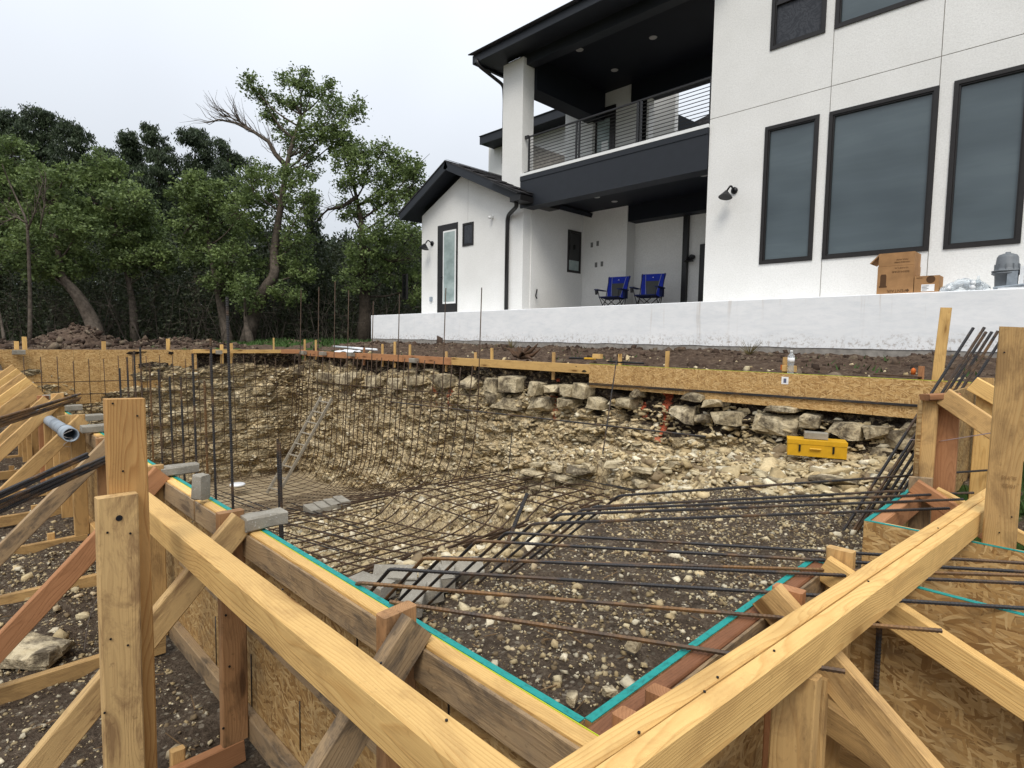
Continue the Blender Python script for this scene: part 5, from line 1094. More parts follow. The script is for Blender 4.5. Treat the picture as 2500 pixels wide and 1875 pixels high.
def camp_chair(x, y, rz, lab):
    t = thing('camp_chair', lab, 'chair', (x, y, .79), 'camp chairs on the patio'); M0 = Matrix.Translation((x, y, .79)) @ Matrix.Rotation(rz, 4, 'Z')
    X = lambda p: M0 @ Vector(p)
    def tb(nm, pts, r=.011, m=BMET): MB().tube([X(p) for p in pts], r, 6).build(nm, m, t)
    # faces -y; seat .42 high, back leaning
    for sx in (-1, 1):
        tb('leg', [(sx*.27, -.25, 0), (sx*-.22, -.22, .40)]); tb('leg', [(sx*.27, .25, 0), (sx*-.22, .22, .40)])
        tb('leg', [(sx*.29, -.25, 0), (sx*.27, .22, .42)]); tb('leg', [(sx*.29, .27, 0), (sx*.27, -.22, .42)])
        tb('back_post', [(sx*.29, .10, .05), (sx*.30, .42, 1.03)]); tb('arm_post', [(sx*.27, -.22, .42), (sx*.31, -.26, .62)])
        MB().box((sx*.33-.05, -.33, .61), (sx*.33+.05, .22, .635), M0).build('armrest', NVF, t)
    MB().lathe([(.035, 0), (.045, .12), (.05, .12)], 10, M0 @ Matrix.Translation((-.33, -.28, .49))).build('cup_holder', BMET, t)
    MB().box((.30, .0, .40), (.36, .2, .61), M0).build('side_pocket', NVF, t)
    def sheet(nm, pts, m, par=t): return MB().prism([X(p) for p in pts], M0.to_3x3() @ Vector((0, .012, 0))).build(nm, m, par)
    MB().prism([X(p) for p in ((-.27, -.27, .44), (.27, -.27, .44), (.25, .22, .40), (-.25, .22, .40))], (0, 0, -.02)).build('seat', NVF, t)
    bk = lambda u, v, o=0: (u, .20+.22*v-o, .40+.62*v)
    B_ = sheet('backrest', [bk(-.25, 0), bk(.25, 0), bk(.33, 1), bk(-.33, 1)], BLUE)
    sheet('mesh_panel', [bk(-.11, .12, .004), bk(.11, .12, .004), bk(.19, .70, .004), bk(-.19, .70, .004)], MESHF, B_)
    for sx in (-1, 1): MB().tube([X(bk(sx*.13, .05, .006)), X(bk(sx*.21, .98, .006))], .006, 5).build('piping', PIPN, B_)
    sheet('logo', [bk(-.02, .84, .006), bk(.02, .84, .006), bk(.0, .88, .006)], WHT, B_)
camp_chair(-9.35, 13.0, .18, 'left blue folding camp chair with grey mesh back on the covered patio')
camp_chair(-8.25, 13.0, .24, 'right blue folding camp chair with cup holder nearer the black window')
# ---------------------------------------------------------------- trees
def leaves(cent, rad, n_per, size, kind, dark=0.):
    """leaf faces in twig-sized tufts round the given centres"""
    m = len(cent); n = m*n_per
    c = np.repeat(cent, n_per, 0); r = np.repeat(rad, n_per)
    p = rng.normal(0, 1, (n, 3)); p[:, 2] *= .75; P = c+p*r[:, None]*.52
    if kind == 'cedar': a = rng.uniform(0, 2*math.pi, n); dn = np.stack([np.cos(a)*.5, np.sin(a)*.5, rng.uniform(.3, 1.2, n)], 1)
    else: dn = rng.normal(0, 1, (n, 3)); dn[:, 2] *= .7
    dn /= np.linalg.norm(dn, axis=1)[:, None]; q = rng.normal(0, 1, (n, 3)); sd_ = np.cross(dn, q); sd_ /= np.linalg.norm(sd_, axis=1)[:, None]
    s = size*rng.uniform(.6, 1.4, n); L_ = (dn*s[:, None]*(.75 if kind != 'cedar' else 1.0)); W_ = sd_*s[:, None]*(.42 if kind != 'cedar' else .34)
    V = np.stack([P-L_, P+W_, P+L_, P-W_], 1).reshape(-1, 3); Q = np.arange(n*4).reshape(-1, 4)
    tc = np.repeat(rng.uniform(0, .75, m), n_per)+rng.uniform(0, .25, n); C = np.ones((n, 4, 4)); C[:, :, 0] = np.clip(tc-dark, 0, 1)[:, None]
    return V, Q, C.reshape(-1, 4)
LM = {'oak': LEAF, 'cedar': LEAFC, 'brush': LEAFD}
def tree(name, label, D, trunk, blobs, kind='oak', r0=.16, dens=1., leaf=.085, bark=None, bare=(), tuft=.29, group=None):
    """trunk: pixel path from the foot up; blobs: (px, py, rx, ry) leafy masses"""
    base = at(*trunk[0], D); base.z = gz(base.x, base.y)-.15
    t = thing(name, label, 'tree', base, group); W = [at(x, y, D+(.25*math.sin(i*1.7)) if i else D) for i, (x, y) in enumerate(trunk)]; W[0] = base
    b = MB(); P = fillet(W, .8, 4); b.tube(P, [r0*(1.25-1.0*(i/(len(P)-1))**.8) for i in range(len(P))], 9)
    cs = []; rs = []; D1 = D/F; dens *= 2.7; r0 *= .74
    for (px, py, rx, ry) in blobs:
        c = at(px, py, D+random.uniform(-1, 1)*.8); Rx, Ry = rx*D1, ry*D1; Rd = (Rx+Ry)*.5
        # limb from the trunk into the mass
        src = min(P[len(P)//4:], key=lambda q: abs(q.z-(c.z-.75*math.hypot(q.x-c.x, q.y-c.y)-random.uniform(0, .8)))+.25*(q-c).length); mid = (src+c)/2+Vector((0, 0, -.10*(c-src).length))
        lp = fillet([src, mid, c, c+(c-src)*.25], .5, 4); ln = len(lp); rl_ = r0*.24
        b.tube(lp, [rl_*(1-.85*i/(ln-1)) for i in range(ln)], 6)
        m = max(6, int(26*dens*(Rx*Ry)**.72))
        u = rng.normal(0, 1, (m, 3)); u /= np.linalg.norm(u, axis=1)[:, None]; rr = rng.uniform(.25, 1.06, m)**.6
        pc = u*rr[:, None]
        cc = np.array(c)[None]+(pc[:, :1]*Rx)*np.array(RT)[None]+(pc[:, 1:2]*Ry)*np.array([[0, 0, 1.]])+(pc[:, 2:]*Rd)*np.array(FW)[None]
        cs.append(cc); rs.append(rng.uniform(.6, 1.25, m)*tuft)
        for q in cc[::3]:
            q = Vector(q); s_ = c+(q-c)*.25; b.tube([s_, (s_+q)/2+Vector((random.uniform(-.1, .1), random.uniform(-.1, .1), random.uniform(-.12, .05))), q], [.022, .014, .006], 4, False)
    for path, r in bare:
        P2 = [at(x, y, D-.2) for x, y in path]; b.tube(P2, [r*(1-.8*i/(len(P2)-1)) for i in range(len(P2))], 6)
        for i in range(1, len(P2)):
            for k in range(7):
                f = random.random(); s_ = P2[i-1]*(1-f)+P2[i]*f; d = (P2[i]-P2[i-1]).normalized(); e = s_
                for g in range(3):
                    d2 = (d+Vector((random.uniform(-1, 1), random.uniform(-1, 1), random.uniform(-.5, 1.2)))*.6).normalized(); e2 = e+d2*random.uniform(.25, .5); b.tube([e, e2], [.012*(3-g)/2, .006*(3-g)/2], 4, False); e = e2; d = d2
    b.build('trunk', bark or BARK, t, True)
    if cs:
        cs = np.concatenate(cs); rs = np.concatenate(rs); V, Q, C = leaves(cs, rs, int(44 if kind != 'cedar' else 42), leaf, kind)
        V = V-np.array(base)[None]; link('crown', np_mesh('crown', V, Q, False, C), LM[kind], t, Matrix.Translation(base))
    return t
G = 'cedars standing behind the oaks'
def cedars(lab, D, foot, blobs, r0=.14, **k):
    pts = [foot]; mx_ = sum(b_[0] for b_ in blobs)/len(blobs); my_ = min(b_[1] for b_ in blobs); pts += [((foot[0]+mx_)/2+6, (foot[1]+my_)/2+60), (mx_, my_+30)]
    tree('cedar_tree', lab, D, pts, blobs, 'cedar', r0, 1.0, .095, BARKD, tuft=.27, group=G, **k)
cedars('dark cedar whose rounded top stands at the left edge of the photo', 38, (20, 845), [(10, 300, 40, 30), (40, 318, 40, 38), (20, 380, 55, 50), (30, 460, 60, 60), (-40, 330, 50, 60)])
cedars('dark broad cedar second from the left edge', 38, (95, 845), [(85, 292, 36, 26), (120, 312, 32, 34), (80, 350, 45, 45), (120, 390, 45, 60), (90, 470, 60, 60)])
cedars('dark cedar right of the broad one, its crown sloping down to the sky gap', 38, (185, 845), [(168, 322, 26, 24), (196, 345, 26, 34), (160, 390, 34, 46), (195, 420, 26, 40), (170, 480, 50, 50)])
cedars('low dark cedar tip seen in the dip of the skyline', 40, (265, 845), [(262, 380, 26, 16), (240, 420, 36, 34), (285, 420, 34, 40), (260, 500, 60, 60)])
cedars('dark cedar with a narrow upright crown left of the split skyline', 37, (318, 845), [(312, 336, 24, 22), (318, 375, 26, 34), (330, 430, 40, 46), (330, 520, 60, 60)])
cedars('tallest dark cedar of the middle group with a pointed crown', 37, (372, 845), [(366, 328, 18, 24), (384, 362, 30, 34), (402, 402, 44, 44), (380, 460, 50, 60), (400, 540, 60, 60)])
cedars('dark cedar with an airy crown left of the bare branch', 37, (470, 845), [(458, 334, 24, 18), (486, 336, 26, 22), (495, 370, 30, 34), (470, 410, 26, 30), (500, 430, 36, 50), (450, 500, 60, 60)])
cedars('slim dark cedar just left of the tall oak', 37, (545, 845), [(546, 356, 16, 18), (560, 392, 24, 26), (548, 430, 30, 36), (585, 400, 26, 14), (560, 470, 40, 40), (540, 560, 60, 60)], bare=[([(520, 560), (470, 470), (410, 440)], .05), ([(420, 520), (380, 470), (352, 442)], .05)])
tree('oak_tree', 'leafy green oak filling the left edge with a pale leaning trunk', 27, [(-30, 850), (-5, 700), (10, 560), (30, 440)], [(30, 385, 62, 50), (0, 440, 60, 70), (60, 470, 56, 56), (20, 540, 70, 60), (90, 540, 50, 50), (-30, 600, 60, 70)], 'oak', .14, .8, .095)
tree('oak_tree', 'green oak with the thick trunk leaning left beside the spoil heap', 24, [(242, 840), (225, 780), (185, 715), (152, 680), (140, 600), (120, 500)], [(96, 440, 50, 46), (130, 480, 60, 56), (120, 560, 70, 60), (190, 560, 60, 54), (70, 610, 70, 60), (190, 640, 46, 40), (120, 660, 70, 36), (160, 425, 30, 26)], 'oak', .27, .75, .09)
tree('oak_tree', 'bright green rounded oak in the middle of the left wood', 26, [(330, 850), (325, 740), (300, 620), (270, 500)], [(256, 400, 44, 30), (228, 440, 44, 40), (285, 440, 56, 46), (250, 500, 70, 50), (320, 500, 60, 46), (290, 560, 80, 50), (360, 560, 44, 50), (390, 620, 50, 44), (310, 630, 60, 40)], 'oak', .16, .85, .09)
tree('oak_tree', 'light green oak between the middle oak and the tall twisted oak', 25, [(560, 850), (548, 790), (530, 700), (510, 600), (500, 520)], [(478, 448, 36, 26), (450, 480, 34, 34), (510, 480, 50, 40), (470, 540, 60, 50), (540, 550, 60, 50), (590, 520, 44, 50), (500, 620, 60, 40), (560, 630, 56, 40), (620, 470, 40, 40), (540, 690, 50, 30)], 'oak', .2, .8, .088)
tree('tall_oak_tree', 'tallest oak with a twisted trunk, open crown and a long bare branch to the left', 25, [(600, 838), (622, 765), (646, 706), (672, 672), (668, 625), (676, 560), (690, 480), (700, 400), (720, 330), (735, 280)],
     [(612, 205, 26, 24), (640, 240, 28, 18), (655, 275, 16, 20), (700, 195, 30, 16), (735, 190, 24, 22), (760, 225, 32, 26), (800, 215, 22, 20), (815, 255, 34, 30), (860, 262, 36, 34), (800, 300, 46, 40), (690, 240, 20, 24), (730, 260, 26, 26), (680, 300, 20, 22), (750, 330, 40, 34), (820, 345, 42, 30), (700, 350, 30, 30), (760, 400, 40, 36), (720, 440, 46, 40), (650, 430, 46, 34), (610, 450, 36, 40), (680, 500, 50, 40), (740, 500, 34, 50), (650, 570, 46, 40), (720, 590, 50, 50), (670, 650, 60, 34), (740, 660, 40, 34), (700, 720, 50, 26)], 'oak', .24, .62, .082,
     bare=[([(694, 400), (672, 376), (655, 345), (620, 322), (575, 300), (535, 292), (505, 300)], .11), ([(620, 322), (590, 300), (560, 285), (535, 282)], .05), ([(600, 310), (575, 285), (548, 272)], .04)])
tree('oak_tree', 'dark twisted oak left of the house, its crown touching the gable', 25, [(888, 838), (893, 760), (888, 680), (885, 600), (880, 520), (860, 440)],
     [(840, 390, 40, 30), (880, 372, 34, 24), (935, 372, 34, 26), (975, 400, 36, 34), (1015, 408, 28, 22), (900, 420, 46, 36), (960, 445, 46, 36), (1010, 450, 34, 36), (850, 450, 26, 24), (930, 490, 46, 34), (985, 505, 40, 36), (860, 520, 36, 30), (940, 560, 50, 40), (1000, 580, 40, 44), (900, 610, 60, 40), (960, 660, 60, 50), (870, 680, 40, 40), (1010, 700, 34, 60), (840, 350, 40, 26)], 'oak', .26, .75, .08, BARKD,
     bare=[([(872, 480), (835, 505), (800, 512), (775, 535)], .10), ([(885, 600), (920, 625), (960, 640), (1000, 630)], .09)])
tree('cedar_tree', 'small pointed dark cedar between the two big oaks', 29, [(765, 842), (765, 700), (762, 520)], [(762, 500, 12, 24), (764, 545, 22, 30), (766, 610, 32, 44), (768, 690, 40, 50), (770, 760, 46, 44)], 'cedar', .12, .9, .095, BARKD, tuft=.27)
tree('thin_tree', 'thin pale bare trunk rising at the left edge, forked near the top', 22, [(72, 846), (74, 740), (70, 620), (66, 540), (50, 505), (20, 440), (5, 400)], [], 'oak', .062, bark=BARK, bare=[([(68, 560), (84, 520), (98, 470)], .04), ([(66, 545), (40, 530), (0, 545)], .04), ([(98, 560), (108, 500), (112, 420)], .03)])
tree('thin_tree', 'short pale leaning trunk at the very left edge', 20, [(14, 846), (2, 780), (-12, 700)], [], 'oak', .05, bark=BARK)
tree('thin_tree', 'dark slender trunk between the two cedars in the middle wood', 24, [(615, 842), (600, 790), (596, 700)], [(596, 700, 40, 30), (610, 740, 40, 26)], 'oak', .15, .6, .08)
# deep wood behind: reads as one mass
n = 5200; px = rng.uniform(-260, 1150, n); top = np.interp(px, [-260, 0, 200, 240, 330, 560, 640, 800, 1150], [330, 400, 470, 470, 440, 500, 560, 600, 560]); py = top+(850-top)*rng.uniform(0, 1, n)**.9; DD = rng.uniform(40, 48, n)
cc = np.array([tuple(at(a, b_, d_)) for a, b_, d_ in zip(px, py, DD)]); V, Q, C = leaves(cc, np.full(n, .95), 24, .22, 'cedar', .25)
link('far_woods', np_mesh('far_woods', V, Q, False, C), LEAFC, label='dark mass of cedar wood behind the nearer trees', kind='stuff')
n = 4200; px = rng.uniform(-150, 1100, n); py = 848-rng.uniform(0, 1, n)**1.3*270; DD = rng.uniform(26, 34, n)
cc = np.array([tuple(at(a, b_, d_)) for a, b_, d_ in zip(px, py, DD)]); V, Q, C = leaves(cc, np.full(n, .55), 22, .10, 'brush', .1)
link('undergrowth', np_mesh('undergrowth', V, Q, False, C), LEAFD, label='brown grey brush and saplings filling the foot of the wood', kind='stuff')
b = MB()
for i in range(900):
    a = random.uniform(-150, 1090); D = random.uniform(24, 33); p = at(a, 845, D); p.z = -.5; d = Vector((random.uniform(-.5, .5), random.uniform(-.5, .5), 1)).normalized()
    L_ = random.uniform(.8, 3.6); q = p+d*L_*.5; r = q+(d+Vector((random.uniform(-.5, .5), random.uniform(-.5, .5), random.uniform(-.3, .2)))).normalized()*L_*.5; k_ = random.uniform(.006, .018); b.tube([p, q, r], [k_, k_*.7, k_*.3], 4, False)
    for j in range(3): s_ = q+(r-q)*random.random(); b.tube([s_, s_+Vector((random.uniform(-1, 1), random.uniform(-1, 1), random.uniform(-.3, .7)))*.7], [.008, .003], 3, False)
b.build('dead_brush', simple('dead_twigs', (.06, .05, .042), .95, .1, 0, .5, 2), kind='stuff', label='tangle of dead grey stems and twigs at the foot of the wood', orig=(-20, 20, 0))
# grass
def grass(n, cond, x0, x1, y0, y1, h, lab):
    x = rng.uniform(x0, x1, n); y = rng.uniform(y0, y1, n); m = cond(x, y); x, y = x[m], y[m]; n = len(x); z = gzv(x, y)
    a = rng.uniform(0, 2*math.pi, n); hh = h*rng.uniform(.5, 1.5, n); w = .012*np.ones(n)*(1+np.hypot(x, y)*.06); P = np.stack([x, y, z-.01], 1); s_ = np.stack([np.cos(a), np.sin(a), 0*a], 1)*w[:, None]; u = np.stack([rng.normal(0, .4, n), rng.normal(0, .4, n), np.ones(n)], 1)*hh[:, None]
    V = np.stack([P-s_, P+s_, P+u], 1).reshape(-1, 3); link('grass', np_mesh('grass', V, np.arange(n*3).reshape(-1, 3)), GRS, label=lab, kind='stuff')
grass(26000, lambda x, y: (vnoise(x*.7, y*.7, None, 71)+vnoise(x*3, y*3, None, 72)*.5 > -.35), -34, -17.3, 8.4, 26, .12, 'short green grass between the back form and the wood')
grass(3500, lambda x, y: ~((x > XL) & (y < YB+.1)) & (vnoise(x*2, y*2) > -.2), -17, -13.4, 4.5, 7.9, .08, 'thin grass at the far corner of the pit')
grass(1200, lambda x, y: vnoise(x*3, y*3, None, 73) > -.3, -.5, 1.2, 3.7, 6.2, .16, 'green tuft of grass behind the right studs')
grass(500, lambda x, y: vnoise(x*1.5, y*1.5, None, 5) > .1, -12, -1, 7.2, 9.6, .07, 'sparse grass on the brown soil strip')

# ---------------------------------------------------------------- loose things
def block(px, py, h, yaw, lab, L_=.20, W_=.10, H_=.06, tilt=0, roll=0, G_='loose concrete blocks', base=None, name='concrete_block'):
    c = base if base is not None else on_z(px, py, h)
    M = Matrix.Translation(Vector(c)) @ Matrix.Rotation(yaw, 4, 'Z') @ Matrix.Rotation(tilt, 4, 'Y') @ Matrix.Rotation(roll, 4, 'X')
    n = 5; b = MB(); cc = .006
    s = (L_/2, W_/2, H_/2)
    prof = [(-s[1]+cc, -s[2]), (s[1]-cc, -s[2]), (s[1], -s[2]+cc), (s[1], s[2]-cc), (s[1]-cc, s[2]), (-s[1]+cc, s[2]), (-s[1], s[2]-cc), (-s[1], -s[2]+cc)]
    for i in range(n):
        x = -s[0]+2*s[0]*i/(n-1)
        for a, b_ in prof: b.v.append(Vector((x+random.uniform(-.003, .003), a+random.uniform(-.002, .002), b_+random.uniform(-.002, .002))))
    for i in range(n-1):
        for j in range(8): a = i*8+j; d = i*8+(j+1) % 8; b.f.append([a, d, d+8, a+8])
    b.f.append(list(range(8))[::-1]); b.f.append([(n-1)*8+j for j in range(8)])
    return link(name, mesh(name, b.v, b.f), BLOCK, None, M, lab, 'block', G_)
GB = 'concrete blocks heaped inside the form corner'
for px, py, yaw, tilt, roll, H_, lab in ((908, 1432, .25, 0, 0, .09, 'concrete block of the heap half hidden by the teal edge'), (965, 1408, .95, .05, .35, .09, 'upright leaning block at the back left of the heap'), (1008, 1462, -.75, .0, .0, .09, 'front block of the heap with a light square top'),
        (1052, 1430, -.62, .12, .30, .09, 'grooved block leaning in the middle of the heap'), (1085, 1408, -.70, 0, .1, .09, 'brownish block on the right of the heap'), (1128, 1390, 1.05, 0, .55, .09, 'pale grooved block farthest back in the heap')):
    block(px, py, -1.15, yaw, lab, .21, .105, .07, tilt, roll, GB)
GF = 'concrete blocks laid on the near form'
def onform(px, py, lab, Y=.95, up=0, yaw=1.57, **k): c = on_z(px, py, HF+.032); return block(0, 0, 0, yaw, lab, base=tuple(c), G_=GF, **k)
onform(645, 1268, 'pale block reaching from the near form towards the ribbed bar', .93, L_=.15, H_=.05, W_=.075)
onform(436, 1146, 'grey block bridging from the form top behind the striped post', .93, L_=.17, H_=.045, W_=.07)
block(0, 0, 0, .5, 'rough concrete block standing on end on the near form', base=tuple(on_z(491, 1188, HF+.07)), L_=.048, W_=.05, H_=.105, tilt=.06, G_=GF)
for px, py, lab in ((240, 1045, 'pale block on the near form just left of the striped post'), (215, 1020, 'small pale block behind the pipe end'), (167, 996, 'block on the near form above the pipe'), (103, 970, 'dark long block on the far part of the near form'), (58, 938, 'dark block on the far near form, second from the left'), (36, 927, 'dark block on the far near form, leftmost')):
    onform(px, py, lab, .92, L_=.20, H_=.05, W_=.09)
GH = 'small concrete weights clipped on the far forms'
for px, py, Y, lab in ((534, 860, 0, 'small weight on the left form beside the tallest bar'), (645, 859, YB-.12, 'small weight on the plank under the single grass stake'), (740, 861, YB-.12, 'small weight where the red planks begin'), (788, 863, YB-.12, 'small weight on the red plank left of the white pile'), (856, 865, YB-.12, 'small weight on the red plank under the white pile'), (1010, 880, YB-.12, 'small weight hanging on the red plank right of the terrace corner')):
    c = on_y(px, py, Y) if Y else on_x(px, py, XL+.1); block(0, 0, 0, 0, lab, base=tuple(c), L_=.2, W_=.1, H_=.09, G_=GH)
c = on_x(46, 860, XL+.1); block(0, 0, 0, 1.57, 'small dark weight hanging on the left strand board', base=tuple(c), L_=.2, W_=.1, H_=.09, G_=GH)
for i in range(4):
    c = on_z(762+24*i, 1250-7*i, -2.66); block(0, 0, 0, -.15, ('white edged block lying on the rebar mat, leftmost of four', 'second of four white edged blocks on the rebar mat', 'third of four white edged blocks on the rebar mat', 'rightmost of four white edged blocks on the rebar mat')[i], base=(c.x, c.y, c.z+.02), L_=.40, W_=.15, H_=.12, G_='four blocks side by side on the rebar mat')
lid = on_z(580, 1196, -3.42); MB().lathe([(.001, .03), (.13, .03), (.16, .015), (.165, -.01), (.15, -.02)], 20, Matrix.Translation(lid+Vector((0, 0, .12)))).build('bucket_lid', WPL, smooth=True, label='white plastic lid lying on the mat in the deep end', cat='lid', orig=tuple(lid))
# ladder
lad = thing('ladder', 'narrow brown ladder leaning on the back wall in the deep end', 'ladder', on_z(663, 1204, -3.42))
f0, f1 = on_z(652, 1204, -3.46), on_z(677, 1210, -3.46); t0, t1 = on_y(785, 968, YB-.42), on_y(811, 973, YB-.42)
for a, b_ in ((f0, t0), (f1, t1)): board(lad, a, b_, .065, .03, (0, 1, 0), ALU, 'rail', rough=.3)
for i in range(9): f = .05+.9*i/8; a = f0+(t0-f0)*f; b_ = f1+(t1-f1)*f; MB().tube([a, b_], .02, 8).build('rung', ALU, lad)
# toolbox and the block on it
hh = -1.1
for _ in range(6): a = on_z(1922, 1110, hh); b_ = on_z(2067, 1122, hh); hh = max(gz(a.x, a.y), gz(b_.x, b_.y), gz((a.x+b_.x)/2, a.y))+.05
d = (b_-a); Lb = d.length; yaw = math.atan2(d.y, d.x); hz = gz(a.x, a.y)
M = Matrix.Translation(a) @ Matrix.Rotation(yaw, 4, 'Z'); H_ = .165; Wd = .24
tb = thing('toolbox', 'long bright yellow metal toolbox sitting on the rubble ledge', 'toolbox', a)
MB().box((0, 0, 0), (Lb, Wd, H_-.045), M).build('body', YEL, tb); MB().box((-.004, -.004, H_-.043), (Lb+.004, Wd+.004, H_), M).build('lid', YEL, tb)
for x in (.19, .76): MB().box((Lb*x, -.012, H_*.28), (Lb*x+.018, -.0045, H_*.72), M).build('latch', BMET, tb); MB().box((Lb*x-.004, -.010, H_*.70), (Lb*x+.022, -.0045, H_*.80), M).build('latch_plate', YEL, tb)
MB().tube([M @ Vector((Lb*.38, -.018, H_*.5)), M @ Vector((Lb*.57, -.018, H_*.5))], .009, 8).build('handle', YEL, tb)
block(0, 0, 0, yaw, 'dark brick resting on top of the yellow toolbox', base=tuple(M @ Vector((Lb*.49, .13, H_+.038))), L_=.215, W_=.10, H_=.072, G_='brick on the toolbox')
# grey pipe
e0, e1 = at(173, 1062, 3.95), at(82, 1000, 6.0); d = (e0-e1).normalized()
pi_ = thing('plastic_pipe', 'grey plastic pipe with belled open end lying across the left braces', 'pipe', e0); r = .048
b = MB(); u = d.orthogonal().normalized(); w = d.cross(u)
prof = [(-2.2, r*.86), (-.30, r*.86), (-.27, r*.98), (-.24, r), (0, r), (0, r*.84), (-.3, r*.82)]
for s_, rr in prof:
    for j in range(24): an = 2*math.pi*j/24; b.v.append(e0+d*s_+(u*math.cos(an)+w*math.sin(an))*rr)
for i in range(len(prof)-1):
    for j in range(24): q = i*24+j; q2 = i*24+(j+1) % 24; b.f.append([q, q2, q2+24, q+24])
b.build('tube', PVC, pi_, True); b = MB().tube([e0-d*.29, e0-d*.295], r*.82, 24); b.build('inside', PVCD, pi_)  # black disc closing the bore, painted stand-in for the shade inside
b = MB().tube([e0-d*.275, e0-d*.262], r*1.04, 24); b.build('joint_ring', PUMP, pi_)
# bottle, debris, shovel
c = on_y(1930, 905, YB-.02); bo = thing('water_bottle', 'clear half full water bottle standing on the back form', 'bottle', (c.x, YB-.02, ZBF))
MB().lathe([(.03, 0), (.036, .01), (.036, .06), (.032, .09), (.036, .12), (.036, .19), (.03, .215), (.015, .235), (.014, .25)], 18, Matrix.Translation((c.x, YB-.02, ZBF))).build('body', BOTL, bo, True)
MB().lathe([(.0372, .13), (.0372, .185)], 18, Matrix.Translation((c.x, YB-.02, ZBF))).build('label', PAPER, bo, True); MB().lathe([(.016, .25), (.016, .268)], 14, Matrix.Translation((c.x, YB-.02, ZBF))).build('cap', WHT, bo, True)
c = on_y(1453, 876, YB+.15); c0 = on_y(1390, 874, YB+.15); MB_ = thing('shovel', 'tool with yellow and black handle lying along the back form', 'tool', c0); zz = gz(c.x, YB+.3)+.14
MB().tube([(c0.x, YB+.15, c0.z), ((c0.x*.4+c.x*.6), YB+.15, (c0.z+c.z)/2)], .016, 8).build('grip', BMET, MB_); MB().tube([((c0.x*.4+c.x*.6), YB+.15, (c0.z+c.z)/2), (c.x, YB+.15, c.z)], .016, 8).build('handle', YEL, MB_)
a, b_ = on_y(1484, 883, YB+.05), on_y(1572, 887, YB+.05); rod(None, [a, b_], .014, BMET, 'black_pipe', label='short black pipe lying on top of the bright back panel', cat='pipe')
a, b_ = on_y(2133, 913, YB+.02), on_y(2250, 921, YB+.02); o = board(None, a, b_, .05, .012, (0, 1, 0), W_D, 'batten', label='thin dark batten lying on the back panel near the tall stake', cat='batten')
c = on_y(2230, 905, YB+.1); MB().lathe([(.02, -.04), (.023, .0), (.02, .015), (.001, .03)], 12, Matrix.Translation(c)).build('orange_cap', ORNG, smooth=True, label='orange rebar cap beside a short stake on the back panel', cat='cap', orig=tuple(c))
c = on_y(1912, 897, YB+.1); MB().box(c-Vector((.022, .02, .03)), c+Vector((.022, .02, .03))).build('orange_cap', ORNG, label='orange rebar cap left of the water bottle', cat='cap', orig=tuple(c))
a, b_ = on_y(815, 846, 8.1), on_y(920, 854, 7.6); rod(None, [a, b_], .03, WPL, 'white_pipe', label='long white plastic pipe lying behind the red planks', cat='pipe')
c = on_y(845, 856, 7.5); sh = MB(); 
for i in range(9):
    for j in range(5): sh.v.append(Vector((c.x-.5+i*.125, 7.35+j*.1, c.z-.08+.15*abs(mnoise.noise(Vector((i*.9, j*.9, 3))))+.06*math.sin(j*.8))))
for i in range(8):
    for j in range(4): q = i*5+j; sh.f.append([q, q+5, q+6, q+1])
sh.build('plastic_sheet', WPL, label='crumpled white plastic sheet lying behind the red planks', cat='sheet', orig=tuple(c))
c = on_y(1272, 872, YB+.35); rt = thing('root_stump', 'black tangled root lying on the soil below the terrace wall', 'root', c)
for i in range(12):
    dv = Vector((random.uniform(-.4, .4), random.uniform(-.15, .15), random.uniform(-.0, .25))); MB().tube([c, c+dv*.6, c+dv+Vector((0, 0, random.uniform(-.1, .12)))], [.045, .03, .008], 6).build('root', W_D, rt, True)
# plants on the strip
for i, (px, py) in enumerate(((1830, 858), (1250, 835))):
    c = on_y(px, py, 9.7); b = MB(); c.z = gz(c.x, 9.7)
    for k_ in range(30): dv = Vector((random.uniform(-.2, .2), random.uniform(-.1, .1), random.uniform(.08, .26))); b.tube([c, c+dv], [.006, .002], 3, False)
    b.build('weed', simple('dry_weed%d' % i, (.16, .13, .06), .9, .1), label=('dry weed tuft under the terrace wall near the water bottle', 'thin weed at the terrace wall near the black root')[i], cat='plant', orig=tuple(c))
# twine between the right studs and the far rock, tie wires
b = MB(); b.tube([on_y(2215, 1072, 4.4), on_x(2290, 1078, -.56), on_x(2420, 1057, -.28)], .0022, 4); b.build('twine', PINK, label='pink twine strung from the leaning rebar to the right post', cat='twine', orig=(-.6, 3.5, -.8))
w_ = at(165, 1045, 3.9); P = [w_+Vector((.03*math.cos(a*1.1)-.0, .03*math.sin(a), -.01*a)) for a in range(14)]; MB().tube(P, .0016, 4).build('tie_wire', WIRE, label='loose loop of tie wire hanging under the grey pipe', cat='wire', orig=tuple(w_))
a = on_z(205, 1590, -1.5); MB().tube(fillet([a, a+Vector((0, .02, .15)), a+Vector((.02, .08, .3)), a+Vector((-.1, .2, .42))], .1), .002, 4).build('tie_wire', WIRE, label='thin wire sticking out of the gravel left of the posts', cat='wire', orig=tuple(a))
# twigs and chips of wood lying about
b = MB()
for i in range(260):
    if i % 2: x, y = random.uniform(-4.2, -.8), random.uniform(-.2, .72)
    else: x, y = random.uniform(-2.3, XF-.1), random.uniform(YN+.1, 4.2)
    z = gz(x, y)+.012; a = random.uniform(0, 6.3); l = random.uniform(.015, .09); d = Vector((math.cos(a), math.sin(a), random.uniform(-.1, .35)))*l; b.tube([(x, y, z), Vector((x, y, z))+d], [.0028, .0015], 4)
b.build('wood_debris', simple('debris_wood', (.20, .13, .07), .9, .1, 0, .6, 3), kind='stuff', label='small twigs and wood chips scattered on the dark soil', orig=(-2, 1, -1.3))
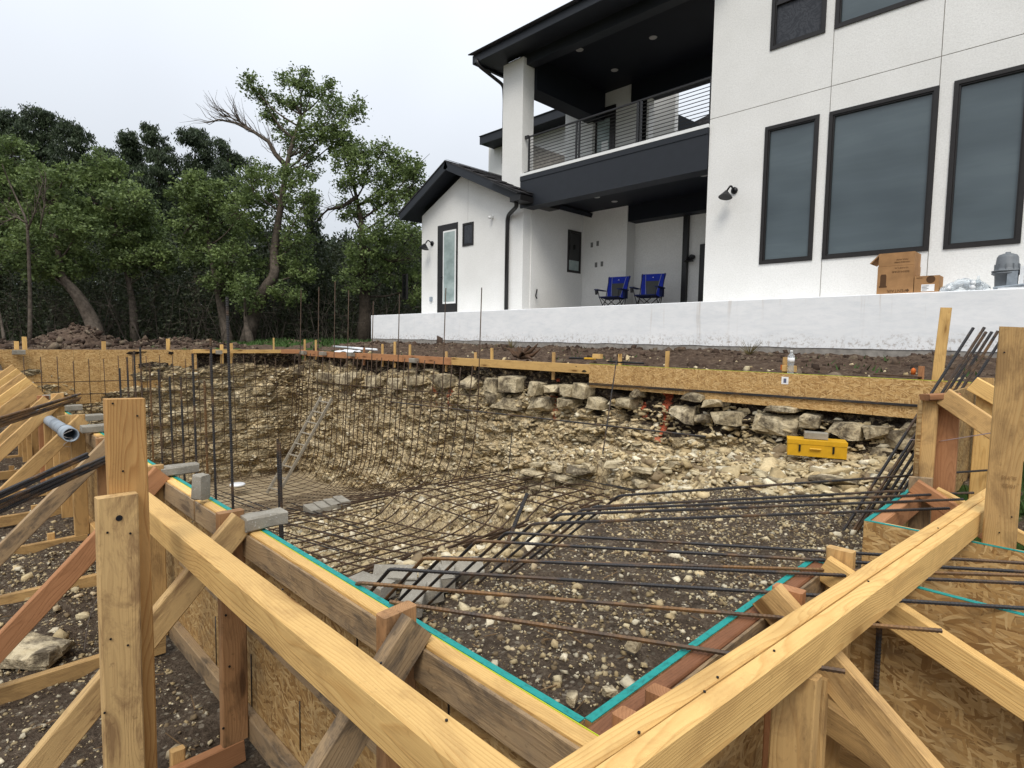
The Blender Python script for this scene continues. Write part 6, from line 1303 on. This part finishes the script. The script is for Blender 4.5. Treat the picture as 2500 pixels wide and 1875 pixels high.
# timber stamps, nails and dark stains that are part of the wood
Mx = Matrix(((0, 0, 1, 0), (1, 0, 0, 0), (0, 1, 0, 0), (0, 0, 0, 1)))
cs_ = on_x(352, 1345, -1.8405); text(L1, 'SLYSS', .0115, Matrix.Translation(cs_) @ Mx @ Matrix.Rotation(math.pi, 4, 'Z'), STAMP, 'stamp', .0004); cs_ = on_x(352, 1366, -1.8405); text(L1, '10/22', .0115, Matrix.Translation(cs_) @ Mx @ Matrix.Rotation(math.pi, 4, 'Z'), STAMP, 'stamp', .0004)
cs_ = on_y(2463, 1165, 2.6805); text(R1, 'CASCADE', .018, Matrix.Translation(cs_) @ FRONT @ FLIP, FADED, 'stamp', .0003) if False else None
for z_, w_ in ((1166, .034), (1186, .03)):
    c = on_y(2463, z_, 2.6805); text(R1, 'SLYSS' if z_ == 1166 else '10/22', .017, Matrix.Translation(c) @ FRONT @ FLIP, FADED, 'stamp', .0003)
c = on_x(291, 1265, -1.7995); MB().lathe([(.008, 0), (.008, .0008)], 12, Matrix.Translation(c) @ Matrix.Rotation(math.pi/2, 4, 'Y')).build('knot_hole', INK, L2)
def nail(par, c, ax, r=.004):
    r *= .72
    d = Vector(ax); b = MB().tube([c, c+d*.0025], r, 8); b.build('nail', BMET, par)
for px, py in ((262, 1300), (318, 1302), (270, 1560), (312, 1575), (255, 1740)): nail(L2, on_x(px, py, -1.7995), (1, 0, 0))
for px, py in ((275, 985), (335, 1015), (300, 1150)): nail(L1, on_x(px, py, -1.8405), (1, 0, 0), .0035)
for px, py in ((2452, 860), (2470, 1262), (2440, 1300), (2420, 1640)): nail(R1, on_y(px, py, 2.6805), (0, -1, 0), .0035)
for px, py in ((551, 1502), (560, 1627), (545, 1778), (585, 1400)): nail(near, on_x(px, py, -2.1505), (1, 0, 0), .006)
for px, py in ((1560, 1790), (1720, 1690), (1752, 1655), (1890, 1590), (2120, 1420), (2290, 1290)): nail(gr_, on_z(px, py, -.6), (0, 0, 1), .0035)
for px, py in ((470, 1275), (690, 1440), (930, 1620), (1090, 1760)): nail(gl, on_z(px, py, -.6), (0, 0, 1), .0035)
print('objects', len(bpy.data.objects))
